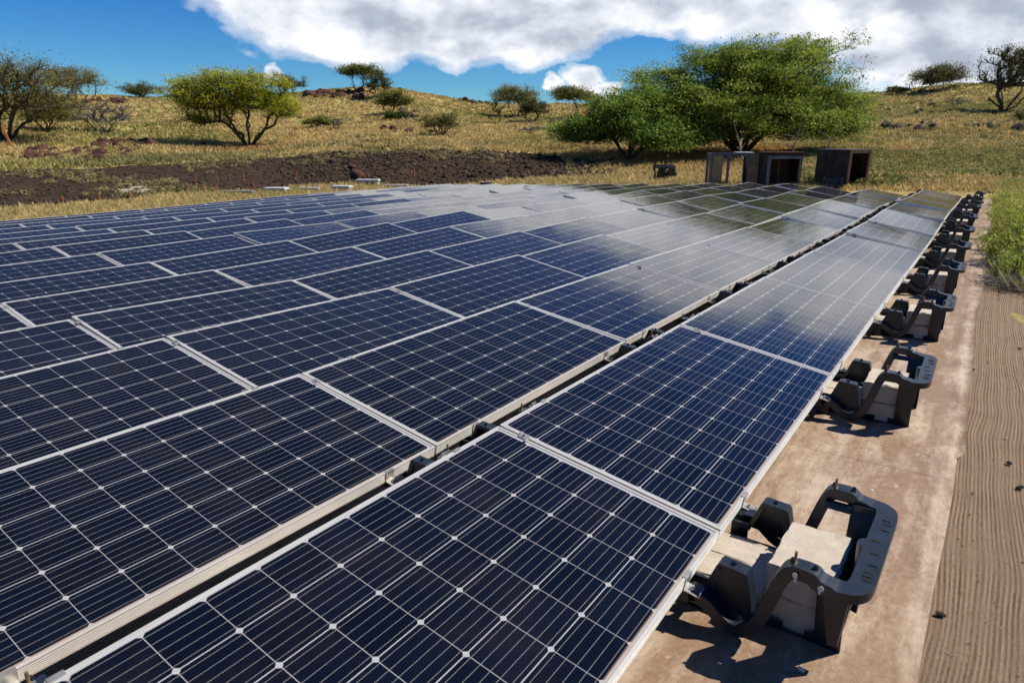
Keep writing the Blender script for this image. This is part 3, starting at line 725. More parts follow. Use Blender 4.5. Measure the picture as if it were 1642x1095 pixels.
# rubble on the bank: one stuff object
def scatter_polar(n, px0, px1, d0, d1, pw=1.):
    az = RNG.uniform(px_az(px0), px_az(px1), n); u = RNG.random(n) ** pw; d = d0 * (d1 / d0) ** u
    x = CAM[0] + d * np.sin(az); y = CAM[1] + d * np.cos(az); z, s = terrain(x, y); return x, y, z, s, d
def rubble():
    x, y, z, s, d = scatter_polar(26000, -150, 1150, 27, 47)
    az = np.arctan2(x - CAM[0], y - CAM[1]); bank = sstep(px_az(380), px_az(560), az)
    keep = (s > .45) & (RNG.random(len(x)) < .10 + .5 * bank); x, y, z, bank = x[keep], y[keep], z[keep], bank[keep]; n = len(x)
    base = np.array([[1, 0, 0], [-.5, .86, 0], [-.5, -.86, 0], [.2, .1, 1.], [0, 0, -.6]]); fc = np.array([[0, 1, 3], [1, 2, 3], [2, 0, 3], [1, 0, 4], [2, 1, 4], [0, 2, 4]])
    sz = RNG.uniform(.03, .11, n) * (1 + 1.2 * bank * (RNG.random(n) < .12)); a = RNG.uniform(0, 6.28, n); c, sn = np.cos(a), np.sin(a)
    V = base[None] * sz[:, None, None] * RNG.uniform(.6, 1.3, (n, 5, 3)); X = V[..., 0] * c[:, None] - V[..., 1] * sn[:, None]; Y = V[..., 0] * sn[:, None] + V[..., 1] * c[:, None]
    V = np.stack([X + x[:, None], Y + y[:, None], V[..., 2] * .8 + z[:, None]], -1).reshape(-1, 3)
    Fc = (fc[None] + 5 * np.arange(n)[:, None, None]).reshape(-1, 3)
    k = RNG.random(n); cc = np.array([.040, .028, .021])[None] * (.4 + 1.6 * k[:, None] ** 2) + np.array([.06, .045, .037])[None] * (k[:, None] > .93)
    o = link('rubble', np_mesh('rubble', V, Fc, np.repeat(cc, 5, 0)), mat_leaf('rubble_stone', 0., .95)); tag(o, 'dark rubble covering the cut bank and bare soil behind the array', 'rubble', kind='stuff')
rubble()

# ------------------------------------------------------------------ grass
def blades(x, y, z, hgt, wid, colr, nb, lean=.6, spread=.5):
    """tufts: nb bent blades each (two-segment: 4 verts -> 1 quad + tip as quad)"""
    n = len(x); X = np.repeat(x, nb); Y = np.repeat(y, nb); Z = np.repeat(z, nb); h = np.repeat(hgt, nb) * RNG.uniform(.5, 1.15, n * nb); w = np.repeat(wid, nb)
    a = RNG.uniform(0, 6.283, n * nb); r = np.repeat(hgt, nb) * spread * RNG.random(n * nb); ox = np.cos(a) * r; oy = np.sin(a) * r
    a2 = a + RNG.normal(0, .7, n * nb); ln = h * lean * RNG.uniform(.2, 1.2, n * nb); lx = np.cos(a2) * ln - .12 * h; ly = np.sin(a2) * ln
    f = RNG.uniform(0, 6.283, n * nb); wx = np.cos(f) * w; wy = np.sin(f) * w
    V = np.empty((n * nb, 4, 3)); bx = X + ox; by = Y + oy
    V[:, 0] = np.stack([bx - wx, by - wy, Z - .03], -1); V[:, 1] = np.stack([bx + wx, by + wy, Z - .03], -1)
    V[:, 2] = np.stack([bx + lx * .56 + wx * .8, by + ly * .56 + wy * .8, Z + h * .62], -1); V[:, 3] = np.stack([bx + lx, by + ly, Z + h], -1)
    C = np.repeat(colr, nb, 0) * RNG.uniform(.7, 1.3, (n * nb, 1)); C = np.repeat(C, 4, 0)
    return V.reshape(-1, 3), np.arange(n * nb * 4).reshape(-1, 4), C
STRAW, OLIVE, GREEN, RUST = np.array([.58, .44, .185]), np.array([.36, .325, .105]), np.array([.19, .225, .055]), np.array([.42, .22, .08])
SH = []     # places where the grass is greener / rustier: (x, y, radius, what)
def grass_col(x, y, d, green=0.):
    g = sstep(-.05, .55, fbm(x * .07 + 3, y * .07) + green); k = RNG.random(len(x)) ** 1.3
    c = STRAW * (1 - g[:, None]) + OLIVE * g[:, None]
    m_ = (RNG.random(len(x)) < .05 + .35 * g); c[m_] = c[m_] * .4 + GREEN * .6
    for sx, sy, sr, what in SH:
        q = np.exp(-((x - sx) ** 2 + (y - sy) ** 2) / sr ** 2)[:, None]; c = c * (1 - q) + what * q
    return c * (.75 + .5 * k[:, None])
bt = at_dist(1190, 47); SH.append((bt.x, bt.y, 7.5, RUST)); bt2 = at_dist(1080, 44); SH.append((bt2.x, bt2.y, 5., RUST * .8)); gt = at_dist(400, 56); SH.append((gt.x, gt.y, 4., RUST))
lp = at_dist(60, 47); SH.append((lp.x, lp.y, 6., OLIVE)); lp = at_dist(200, 46); SH.append((lp.x, lp.y, 5., OLIVE))
for px_ in (250, 330): lp = at_dist(px_, 47); SH.append((lp.x, lp.y, 4., np.array([.27, .25, .10])))
def inside_array(x, y, m_=.25): return (x > -20.55 - m_) & (x < .9) & (y < 21.95 + m_) & (y > -9)
def meadow():
    parts = []
    # meadow and hillside
    x, y, z, s, d = scatter_polar(120000, -120, 1760, 26, 140, .82)
    dens = sstep(-.45, .1, fbm(x * .35, y * .35, 3) + .12)
    keep = (~inside_array(x, y)) & (RNG.random(len(x)) > s * 1.6) & (RNG.random(len(x)) < .25 + .75 * dens)
    x, y, z, d = x[keep], y[keep], z[keep], d[keep]
    hg = RNG.uniform(.08, .24, len(x)) * (1 + .4 * sstep(30, 60, d)); parts.append(blades(x, y, z, hg, .008 + .0006 * d, grass_col(x, y, d), 7, .8, 1.3))
    # straw fringe just behind the array
    x, y, z, s, d = scatter_polar(60000, -120, 1330, 20.5, 33, 1.)
    rect = np.maximum(-20.6 - x, y - 22.0)
    keep = (rect > .15) & (rect < 3.6 + 2 * fbm(x * .6, y * .6)) & (RNG.random(len(x)) < .75); x, y, z, d = x[keep], y[keep], z[keep], d[keep]
    c = grass_col(x, y, d, -.3); c = c * .5 + np.array([.47, .36, .17]) * .5 * RNG.uniform(.7, 1.2, (len(x), 1)); gm = RNG.random(len(x)) < .12; c[gm] = GREEN * 1.3
    parts.append(blades(x, y, z, RNG.uniform(.08, .25, len(x)), np.full(len(x), .010), c * 1.15, 10, .7, .9))
    # ground right of the array, greener and taller
    n = 42000; y = 6.5 + 21 * RNG.random(n) ** .8; x = RNG.uniform(.9, 8, n) ; z, s = terrain(x, y); ex = .90 + .10 * np.sin(y * 1.3) + .1 * fbm(y, y * 0)
    keep = (x > ex) | (y > 22.2); x, y, z = x[keep], y[keep], z[keep]
    g = sstep(-.4, .4, fbm(x * .6, y * .6))[:, None]; c = (np.array([.46, .39, .13]) * (1 - g) + np.array([.28, .31, .07]) * g) * RNG.uniform(.7, 1.3, (len(x), 1))
    parts.append(blades(x, y, z, RNG.uniform(.06, .22, len(x)), .0026 + .0005 * y, c * 1.1, 10, .8, 1.2))
    V = []; Fc = []; C = []; b = 0
    for v, f, c in parts: V.append(v); Fc.append(f + b); C.append(c); b += len(v)
    o = link('grass', np_mesh('grass', np.concatenate(V), np.concatenate(Fc), np.concatenate(C)), M_GRASS)
    tag(o, 'dry straw and olive grass growing over the hillside and round the array', 'grass', kind='stuff')
meadow()

# ------------------------------------------------------------------ leaf clouds, trees
def leaf_quads(P, size, aspect, colr, droop=.25, flat=.35):
    n = len(P); a = RNG.uniform(0, 6.283, n); el = RNG.normal(-droop, .45, n)
    d = np.stack([np.cos(a) * np.cos(el), np.sin(a) * np.cos(el), np.sin(el)], -1)
    up = RNG.normal(0, flat, (n, 3)); up[:, 2] += 1; s = np.cross(d, up); s /= np.linalg.norm(s, axis=1)[:, None]
    l = (size * RNG.uniform(.6, 1.4, n))[:, None]; w = l * aspect
    V = np.stack([P - d * l * .5, P + s * w * .5, P + d * l * .5, P - s * w * .5], 1)
    return V.reshape(-1, 3), np.arange(4 * n).reshape(-1, 4), np.repeat(colr, 4, 0)

def skeleton(base, targets, ntr=4, lift=.35, seed=0):
    """grow branches: every target (sorted by distance) joins the nearest point of what has grown already"""
    rr = np.random.default_rng(seed); nodes = [np.array(base, float)]; par = [-1]
    T = np.array(targets); span = np.linalg.norm(T - nodes[0], axis=1); R = span.max()
    order = np.argsort(span + rr.normal(0, .05 * R, len(T)))
    # main limbs
    hs = []
    for i in range(ntr):
        a = 2 * PI * (i + rr.uniform(-.3, .3)) / ntr; p = nodes[0] + np.array([math.cos(a) * .05 * R, math.sin(a) * .05 * R, .05 * R]); nodes.append(p); par.append(0)
        e = rr.uniform(.55, 1.0); L0 = R * rr.uniform(.22, .42); dd = np.array([math.cos(a) * math.cos(e), math.sin(a) * math.cos(e), math.sin(e)])
        for q in range(1, 5): nodes.append(p + dd * L0 * q / 4 + np.array([0, 0, .12 * L0 * (q / 4) * (1 - q / 4)]) + rr.normal(0, .025 * R, 3) * .6); par.append(len(nodes) - 2)
    for ti in order:
        t = T[ti]; Nn = np.array(nodes); dv = t - Nn; ds = np.linalg.norm(dv, axis=1)
        # favour joins that come from the base side, keep angles small
        inner = np.linalg.norm(Nn - nodes[0], axis=1); cost = ds + .35 * np.abs(inner - 0) * 0 + np.where(dv[:, 2] < -.25 * ds, .5 * ds, 0) + np.where(inner > np.linalg.norm(t - nodes[0]), .6 * ds, 0)
        cost[0] = 1e9; j = int(np.argmin(cost)); p0 = Nn[j]; L = ds[j]; k = max(1, int(L / (.09 * R)) + 1); prev = j
        for q in range(1, k + 1):
            f = q / k; p = p0 + (t - p0) * f; p[2] += lift * L * f * (1 - f); p = p + rr.normal(0, .035 * L, 3) * (q < k)
            nodes.append(p); par.append(prev); prev = len(nodes) - 1
    return np.array(nodes), np.array(par)

def tubes(nodes, par, rtip, rmax, expo=2.3, sides=5, nst=0):
    n = len(nodes); w = np.zeros(n)
    kids = np.zeros(n, int)
    for i in range(n):
        if par[i] >= 0: kids[par[i]] += 1
    w[kids == 0] = 1
    for i in range(n - 1, 0, -1):
        w[par[i]] += w[i]
    r = rtip * np.maximum(w, 1) ** (1 / expo); r = np.minimum(r, rmax)
    if nst: r[1:5 * nst + 1] = np.maximum(r[1:5 * nst + 1], .45 * rmax)
    V = []; Fc = []; b = 0; ang = np.arange(sides) * 2 * PI / sides
    for i in range(1, n):
        p0, p1 = nodes[par[i]], nodes[i]; d = p1 - p0; L = np.linalg.norm(d)
        if L < 1e-5: continue
        d = d / L; a = np.cross(d, [0, 0, 1.]) if abs(d[2]) < .9 else np.cross(d, [1., 0, 0]); a /= np.linalg.norm(a); c = np.cross(d, a)
        ring = np.cos(ang)[:, None] * a + np.sin(ang)[:, None] * c; ra = min(r[par[i]], r[i] * 1.35); p0 = p0 - d * ra * .3
        V.append(p0 + ring * ra); V.append(p1 + ring * r[i] * .98)
        for s in range(sides): t = (s + 1) % sides; Fc.append((b + s, b + t, b + sides + t, b + sides + s))
        b += 2 * sides
    return np.concatenate(V), np.array(Fc)

CAMR, CAMF = CR[0][:2] / np.linalg.norm(CR[0][:2]), CR[2][:2] / np.linalg.norm(CR[2][:2])
def make_tree(name, label, base, lobes, ncl, leaves, lsize, cols, seed, ntr=4, rtip=.012, rmax=.3, cat='tree', twigs=3, bark=None, csp=.5, lift=.3, grp=None, leafz=.45):
    """lobes: (across, away, up, rx, ry, rz) ellipsoids relative to the base, across = camera right"""
    rr = np.random.default_rng(seed); vol = np.array([l[3] * l[4] * l[5] for l in lobes]) ** .75; cnt = np.maximum(3, (ncl * vol / vol.sum()).astype(int))
    C = []; 
    for l, c in zip(lobes, cnt):
        u = rr.normal(0, 1, (c, 3)); u /= np.linalg.norm(u, axis=1)[:, None]; u *= (rr.random((c, 1)) ** .5) * (1 + .24 * rr.normal(0, 1, (c, 1)))
        low = u[:, 2] < -.35; u[low, 2] *= .5
        q = u * np.array(l[3:6]) + np.array(l[0:3]); C.append(q)
    C = np.concatenate(C); C[:, 2] = np.maximum(C[:, 2], .25)
    P = np.stack([base[0] + C[:, 0] * CAMR[0] + C[:, 1] * CAMF[0], base[1] + C[:, 0] * CAMR[1] + C[:, 1] * CAMF[1], base[2] + C[:, 2]], -1)
    nodes, par = skeleton(np.array([base[0], base[1], base[2] - .1]), P, ntr, lift, seed)
    # twigs
    n0 = len(nodes); tn = []; tp = []
    cand = rr.integers(5 * ntr + 1, n0, size=ncl * twigs); Rl = np.linalg.norm(C, axis=1).max()
    for j in cand:
        if np.linalg.norm(nodes[j] - nodes[0]) < .3 * Rl: continue
        d = nodes[j] - nodes[0]; d = d / np.linalg.norm(d) + rr.normal(0, .55, 3); d[2] += .25; d /= np.linalg.norm(d); L = rr.uniform(.04, .12) * Rl
        a = nodes[j] + d * L * .5 + rr.normal(0, .06 * L, 3); b = nodes[j] + d * L + rr.normal(0, .12 * L, 3); i = n0 + len(tn); tn += [a, b]; tp += [j, i]
    if tn: nodes = np.concatenate([nodes, np.array(tn)]); par = np.concatenate([par, np.array(tp)])
    root = empty(name, tuple(base)); tag(root, label, cat, grp)
    V, Fc = tubes(nodes, par, rtip, rmax, nst=ntr); me = np_mesh('trunk', V - np.array(base), Fc, None, True); link('trunk', me, bark or M_BARK, root)
    if leaves > 0:
        tips = np.concatenate([P, nodes[n0:][1::2]]) if len(tn) else P
        sp = csp * rr.uniform(.7, 1.4, (len(tips), 1, 1)); Q = tips[:, None, :] + rr.normal(0, 1, (len(tips), leaves, 3)) * sp * np.array([1, 1, leafz])
        tone = rr.random(len(tips)); cA, cB = np.array(cols[0]), np.array(cols[1]); cc = cA[None] * (1 - tone[:, None]) + cB[None] * tone[:, None]
        cc = np.repeat(cc, leaves, 0) * rr.uniform(.7, 1.3, (len(tips) * leaves, 1))
        Q = Q.reshape(-1, 3); thin = np.repeat(rr.random(len(tips)) ** .7, leaves); keep = (Q[:, 2] > base[2] + .12) & (rr.random(len(Q)) < .25 + .9 * thin); Q = Q[keep]; cc = cc[keep]
        v, f, c = leaf_quads(Q - np.array(base), lsize, .42, cc)
        link('crown', np_mesh('crown', v, f, c), M_LEAF, root)
    return root

GA, GB = (.065, .135, .020), (.38, .44, .065)         # bright kiawe green
OA, OB = (.14, .155, .035), (.30, .29, .07)         # olive
BA, BB = (.14, .125, .055), (.23, .20, .09)         # brownish, half bare
m2px = lambda d: F / d
# the large tree behind the crates
b0 = at_dist(1190, 46.5); b0.z -= .1
make_tree('kiawe_tree', 'largest spreading green tree with dark trunks, behind the wooden crates', b0,
   [(q[0] * .84 - .35, q[1], q[2] * .83, q[3] * .86, q[4], q[5] * .88) for q in [(-.5, 0, 3.9, 5.4, 4.6, 2.2), (3.4, .3, 4.2, 4.2, 3.8, 2.1), (1.6, .5, 6.4, 3.6, 3.0, 1.1), (-5.2, -.5, 3.2, 3.4, 3.4, 1.6), (6.2, -.3, 3.2, 2.6, 2.8, 1.5), (-1.6, 0, 6.2, 2.8, 2.4, .8),
    (7.0, 0, 1.9, 1.7, 1.8, .7), (4.6, .2, 7.0, 1.8, 1.6, .7), (-5.0, .4, 5.3, 2.2, 1.5, .6), (-7.6, -.5, 2.3, 1.9, 2.2, .9), (-1.5, -3.4, 2.3, 4.8, 1.6, 1.2), (3.8, -3.0, 2.2, 3.4, 1.5, .9), (-5.5, -3.0, 1.6, 3.0, 1.6, 1.0), (1.0, -4.2, 1.7, 3.0, 1.0, .7), (-2.5, -3.6, 1.5, 3.4, 1.2, .9), (3.0, -3.6, 1.5, 2.6, 1.2, .7)]],
   1050, 74, .155, (GA, GB), 3, ntr=8, rtip=.010, rmax=.30, twigs=3, csp=.36, lift=.18, leafz=.26)
b1 = at_dist(1010, 41.5)
make_tree('kiawe_tree', 'low drooping green tree reaching the grass at the left of the largest tree', b1,
   [(0, 0, 1.8, 3.2, 2.2, 1.3), (-2.3, .3, 1.4, 2.3, 1.8, .8), (2.2, -.8, 1.2, 2.1, 1.4, .9), (.6, .5, 3.0, 2.3, 1.8, .8), (1.6, -2.2, .9, 1.6, 1.0, .55)],
   340, 84, .17, ((.055, .13, .020), (.32, .41, .060)), 5, ntr=6, rtip=.010, rmax=.16, twigs=2, csp=.34, lift=.2, leafz=.4)
b5, d5 = on_ground(400, 237)
s5 = d5 / 1081.6
make_tree('kiawe_tree', 'bright green tree with many thin stems on the grassy slope at left', b5,
   [(-40 * s5, 0, 62 * s5, 62 * s5, 2.6, 26 * s5), (15 * s5, .3, 62 * s5, 50 * s5, 2.4, 26 * s5), (-25 * s5, -.2, 86 * s5, 66 * s5, 2.2, 11 * s5), (-88 * s5, 0, 70 * s5, 32 * s5, 1.5, 8 * s5), (48 * s5, 0, 50 * s5, 30 * s5, 1.5, 22 * s5), (-55 * s5, 0, 36 * s5, 36 * s5, 1.5, 10 * s5)],
   360, 34, .17, ((.22, .26, .02), (.52, .52, .045)), 8, ntr=10, rtip=.014, rmax=.10, twigs=4, csp=.34, lift=.12, leafz=.28)
def small(px, py, across, up, rx, rz, label, cols, ncl=70, leaves=22, lsize=.2, seed=1, ntr=3, lobes=None, cat='tree', name='kiawe_tree', twigs=4, rmax=.11, bark=None, rtip=.015, lift=.12):
    b, d = on_ground(px, py); s = d / 1100.
    L = lobes or [(0, 0, 1, 1, 1, 1)]
    lb = [(across * s + a * rx * s, w_ * rx * s, up * .92 * s + h_ * rz * s, x_ * rx * s, y_ * rx * s, z_ * rz * 1.2 * s) for a, w_, h_, x_, y_, z_ in [(q[0], q[1], q[2] - 1, q[3], q[4] * .8, q[5]) for q in L]]
    return make_tree(name, label, b, lb, int(ncl * 1.25), int(leaves * .85), lsize * .85, cols, seed, ntr + 2, rtip * .85, rmax * .62, cat, twigs + 2, bark, csp=max(.22, rx * s * .14), lift=lift, leafz=.4)
U3 = [(-.35, 0, 1, .65, .7, .9), (.4, .1, 1, .6, .7, .8), (0, 0, 1.55, .7, .6, .45)]
small(8, 228, 5, 58, 82, 44, 'half bare brown tree cut by the left edge of the photo', (BA, OB), 240, 14, .2, 21, 5, U3, twigs=6, rmax=.24)
small(75, 212, 5, 26, 32, 18, 'small olive green tree right of the left edge tree', (OA, OB), 70, 26, .2, 22, 3, U3)
small(130, 172, -12, 34, 42, 15, 'leaning olive brown tree on the left crest', (BA, OB), 90, 16, .26, 23, 3, U3, twigs=5)
small(228, 157, 0, 10, 26, 9, 'round dark shrub on the skyline between left crest tree and bright green tree', (BA, OA), 45, 26, .26, 24, 5, cat='shrub', name='shrub')
small(168, 215, 2, 24, 38, 16, 'bare grey tree on the left slope behind the rock pile', (BA, BB), 90, 0, .2, 25, 4, U3, bark=M_TWIG, twigs=8)
small(113, 196, 0, 14, 30, 9, 'dead grey brush right of the small olive tree', (BA, BB), 40, 3, .2, 26, 4, None, bark=M_TWIG, twigs=8, cat='shrub', name='shrub')
small(465, 152, -2, 16, 20, 13, 'small dark tree on the crest in front of the little cloud', (BA, OA), 50, 18, .26, 27, 3)
small(574, 150, 2, 31, 34, 8, 'flat topped green tree on the red rock outcrop', (OA, (.15, .19, .04)), 70, 28, .26, 28, 2, U3, lift=.05)
small(607, 158, 0, 22, 20, 15, 'brown tree touching the flat topped hilltop tree', (BA, OA), 60, 12, .26, 29, 3, U3)
small(626, 184, 5, 20, 28, 13, 'olive tree half way up the hill beside the dark outcrop', (OA, OB), 70, 22, .24, 30, 3, U3)
small(634, 193, 0, 6, 16, 7, 'dark green shrub in front of the dark outcrop', ((.03, .06, .012), OA), 25, 40, .2, 31, 4, cat='shrub', name='shrub')
small(706, 218, 0, 20, 34, 14, 'half bare shrubby tree in the middle of the grassy hill', (OA, OB), 70, 8, .2, 32, 4, U3, bark=M_TWIG, twigs=7)
small(828, 188, -4, 30, 34, 14, 'olive brown tree right of the hill, taller of a close pair', (BA, OB), 95, 18, .24, 33, 3, U3, twigs=5)
small(853, 198, 2, 22, 22, 13, 'browner lower tree at the right of the close pair', (BA, OA), 60, 12, .24, 34, 3, U3, twigs=6)
small(798, 200, 0, 26, 12, 14, 'thin sparse sapling left of the close pair of trees', (BA, OB), 24, 8, .22, 35, 2)
small(918, 190, 0, 34, 34, 11, 'umbrella shaped olive tree below the small white cloud', (BA, OB), 80, 20, .24, 36, 2, U3)
small(948, 172, 4, 12, 18, 6, 'low olive shrub on the crest beside the umbrella shaped tree', (OA, OB), 30, 18, .24, 37, 3, cat='shrub', name='shrub')
small(850, 213, 0, 5, 30, 5, 'fallen grey branches in the grass below the close pair of trees', (BA, BB), 40, 0, .2, 38, 4, cat='dead branches', name='dead_branches', bark=M_TWIG, twigs=6)
small(540, 208, 0, 12, 12, 8, 'bare little grey tree right of the bright green tree', (BA, BB), 24, 0, .2, 39, 3, bark=M_TWIG, twigs=6)
small(515, 202, 0, 6, 22, 6, 'low dark green shrub on the slope beside the bare little tree', (OA, OB), 30, 30, .22, 40, 4, cat='shrub', name='shrub')
small(1468, 152, 24, 22, 34, 12, 'leaning tree with dense top on the right skyline', (BA, (.12, .135, .035)), 100, 24, .27, 41, 4, [(-.3, 0, .8, .7, .7, .8), (.35, 0, 1.1, .7, .7, .8), (.1, 0, 1.6, .6, .6, .4)], twigs=5)
small(1440, 152, 0, 6, 14, 5, 'low dark shrub left of the leaning skyline tree', (BA, OA), 24, 20, .26, 42, 3, cat='shrub', name='shrub')
small(1608, 180, 12, 46, 46, 30, 'tall bare tree with twisted branches near the right edge', (BA, OA), 190, 5, .22, 43, 5, U3, twigs=6, rmax=.3, rtip=.022)
small(1532, 170, 4, 7, 14, 6, 'small bare grey shrub left of the tall bare tree', (BA, BB), 20, 0, .2, 44, 3, bark=M_TWIG, twigs=6, cat='shrub', name='shrub')
small(1640, 196, 0, 10, 12, 9, 'tiny olive shrub at the right edge under the bare tree', (BA, OA), 20, 14, .2, 45, 3, cat='shrub', name='shrub')
# dead branches sticking out of the grass behind the crates
for i, (px, dd, lean, h_) in enumerate(((1205, 30, -.5, 1.9), (1268, 31, .1, 2.0), (1303, 31, .75, 1.9))):
    p = at_dist(px, dd, 260); nd = [np.array(p)]; pr = [-1]
    for q in range(1, 6): nd.append(nd[-1] + np.array([lean * .22 + random.gauss(0, .05), random.gauss(0, .04), h_ / 5])); pr.append(q - 1)
    for q in range(6): j = random.randrange(2, 6); nd.append(nd[j] + np.array([random.gauss(0, .25), random.gauss(0, .2), random.uniform(.05, .35)])); pr.append(j)
    V, Fc = tubes(np.array(nd), np.array(pr), .014, .04); o = link('dead_branch', np_mesh('dead_branch', V - np.array(p), Fc, None, True), M_TWIG); o.location = p
    tag(o, ['bare grey branch leaning left behind the open timber crate', 'thin upright bare branch behind the middle crate', 'pale bare branch leaning right beside the middle crate'][i], 'dead branch')

# scrub clumps on the meadow at right and round the slopes: stuff
def clumps(name, label, x, y, z, rad, nleaf, size, colf, mat=None):
    n = len(x); u = RNG.normal(0, 1, (n, nleaf, 3)); u /= np.linalg.norm(u, axis=2)[..., None]; u[..., 2] = np.abs(u[..., 2]); u *= RNG.random((n, nleaf, 1)) ** .35
    P = np.stack([x, y, z], -1)[:, None, :] + u * (rad[:, None, None] * np.array([1, 1, .75])); c = np.repeat(colf, nleaf, 0) * RNG.uniform(.6, 1.35, (n * nleaf, 1))
    v, f, c = leaf_quads(P.reshape(-1, 3), size, .3, c, -.5, .8); o = link(name, np_mesh(name, v, f, c), mat or M_GRASS); return tag(o, label, 'scrub', kind='stuff')
x, y, z, s, d = scatter_polar(5200, 1290, 1760, 27, 120, .9); cl = fbm(x * .25, y * .25)
k = (cl > -.18) & ~inside_array(x, y, .8); x, y, z, d = x[k], y[k], z[k], d[k]
g = RNG.random((len(x), 1)); cf = np.array([.34, .31, .10]) * (1 - g) + np.array([.17, .19, .05]) * g
clumps('scrub', 'low olive scrub dotted over the meadow beyond the right end of the array', x, y, z, RNG.uniform(.18, .48, len(x)), 60, .15, cf)
x, y, z, s, d = scatter_polar(15000, -100, 1760, 42, 128, 1.); cl = .6 * fbm(x * .16 + 9, y * .16, 3) + .8 * vnoise(np.arctan2(x - CAM[0], y - CAM[1]) * 14, d * .33); k = (cl > .20) & (s < .3); x, y, z = x[k], y[k], z[k]
g = RNG.random((len(x), 1)); cf = np.array([.19, .18, .055]) * (1 - g) + np.array([.060, .065, .022]) * g
clumps('hill_scrub', 'low dark scrub in patches over the left and middle hillside', x, y, z, RNG.uniform(.15, .42, len(x)), 26, .17, cf)
x, y, z, s, d = scatter_polar(2600, -150, 1150, 29, 46, 1.); k = (s > .3) & (fbm(x * .3, y * .3 + 5) + .5 * sstep(36, 46, d) > .30); x, y, z = x[k], y[k], z[k]
g = RNG.random((len(x), 1)); cf = np.array([.36, .28, .13]) * (1 - g) + np.array([.20, .19, .075]) * g
clumps('bank_tufts', 'dry grass tufts growing out of the dark bank and bare soil', x, y, z, RNG.uniform(.12, .34, len(x)), 40, .14, cf)

# yellow-green bushes beside the trays
def bush(x, y, r, h, label, seed, n=5200):
    rr = np.random.default_rng(seed); z = gz(x, y); u = rr.normal(0, 1, (n, 3)); u /= np.linalg.norm(u, axis=1)[:, None]; u[:, 2] = np.abs(u[:, 2])
    lump = 1 + .35 * np.sin(u[:, 0] * 5 + seed) * np.cos(u[:, 1] * 6 + seed * 2) + .2 * np.sin(u[:, 2] * 9 + seed)
    P = u * (rr.random((n, 1)) ** .3) * lump[:, None] * np.array([r, r, h]); P[:, 2] += .02
    t = sstep(-.3, .5, vnoise(P[:, 0] * 6 + seed, P[:, 1] * 6 + P[:, 2] * 5))[:, None]; c = (np.array([.20, .27, .035]) * (1 - t) + np.array([.50, .48, .10]) * t) * rr.uniform(.65, 1.3, (n, 1))
    dry = rr.random(n) < .12; c[dry] = np.array([.40, .32, .16])
    v, f, c = leaf_quads(P, .048, .24, c * 1.2, -.7, .7); root = empty('bush', (x, y, z)); tag(root, label, 'bush', 'yellow green bushes beside the trays')
    link('foliage', np_mesh('foliage', v, f, c), M_LEAF, root)
    nd = [np.array([0, 0, -.02])]; pr = [-1]
    for q in range(26):
        d = rr.normal(0, 1, 3); d[2] = abs(d[2]) + .5; d /= np.linalg.norm(d); p1 = d * np.array([r, r, h]) * .5 + rr.normal(0, .03, 3); nd.append(p1); pr.append(0); nd.append(d * np.array([r, r, h]) * .95 + rr.normal(0, .04, 3)); pr.append(len(nd) - 2)
    V, Fc = tubes(np.array(nd), np.array(pr), .0025, .008, 2.3, 4); link('stems', np_mesh('stems', V, Fc), M_TWIG, root)
BU = [(1.23, 7.3, 0.46, 0.39), (1.07, 8.6, 0.44, 0.51), (1.42, 8.0, 0.57, 0.60), (1.15, 9.9, 0.48, 0.53), (1.55, 9.6, 0.57, 0.69), (1.09, 11.3, 0.46, 0.48), (1.60, 11.2, 0.57, 0.64), (1.21, 12.8, 0.51, 0.48), (1.70, 13.1, 0.63, 0.63),
      (1.17, 14.6, 0.48, 0.41), (1.75, 15.2, 0.63, 0.57), (1.12, 16.8, 0.46, 0.37), (1.70, 17.6, 0.69, 0.53), (1.07, 19.4, 0.48, 0.37), (1.90, 20.0, 0.69, 0.53)]
for i, (x, y, r_, h_) in enumerate(BU):
    side = 'nearest the trays' if x < 1.5 else 'farther from the trays'
    n_ = sum(1 for q in BU[:i] if (q[0] < 1.5) == (x < 1.5))
    bush(x, y, r_, h_, 'yellow green bush in the line %s, %s from the camera' % (side, ORD[n_]), i + 3, 11000 if y < 12 else 6000)
# dead brush at the foot of the nearest bush
def brush(x, y, r, h, n, label, seed):
    rr = np.random.default_rng(seed); z = gz(x, y); nd = []; pr = []
    for q in range(n):
        a = rr.uniform(0, 6.28); s0 = np.array([rr.normal(0, r * .45), rr.normal(0, r * .5), rr.uniform(.01, h * .5)]); d = np.array([math.cos(a), math.sin(a), rr.uniform(-.1, .5)]); L = rr.uniform(.10, .34)
        j = len(nd); nd.append(s0); pr.append(-1); p1 = s0 + d * L * .5 + rr.normal(0, .02, 3); p2 = s0 + d * L + rr.normal(0, .05, 3); p1[2] = max(p1[2], .012); p2[2] = max(p2[2], .012); nd.append(p1); pr.append(j); nd.append(p2); pr.append(j + 1)
    nd = np.array(nd); pr = np.array(pr); V = []; Fc = []; b = 0; ang = np.arange(4) * PI / 2
    for i in range(len(nd)):
        if pr[i] < 0: continue
        p0, p1 = nd[pr[i]], nd[i]; d = p1 - p0; d = d / (np.linalg.norm(d) + 1e-9); a = np.cross(d, [.1, .2, 1.]); a /= np.linalg.norm(a); c = np.cross(d, a); ring = np.cos(ang)[:, None] * a + np.sin(ang)[:, None] * c
        ra = .0032 if pr[pr[i]] < 0 else .002; V.append(p0 + ring * ra); V.append(p1 + ring * ra * .6)
        for s in range(4): t = (s + 1) % 4; Fc.append((b + s, b + t, b + 4 + t, b + 4 + s))
        b += 8
    o = link('dead_brush', np_mesh('dead_brush', np.concatenate(V), np.array(Fc)), M_TWIG); o.location = (x, y, z); tag(o, label, 'dead brush')
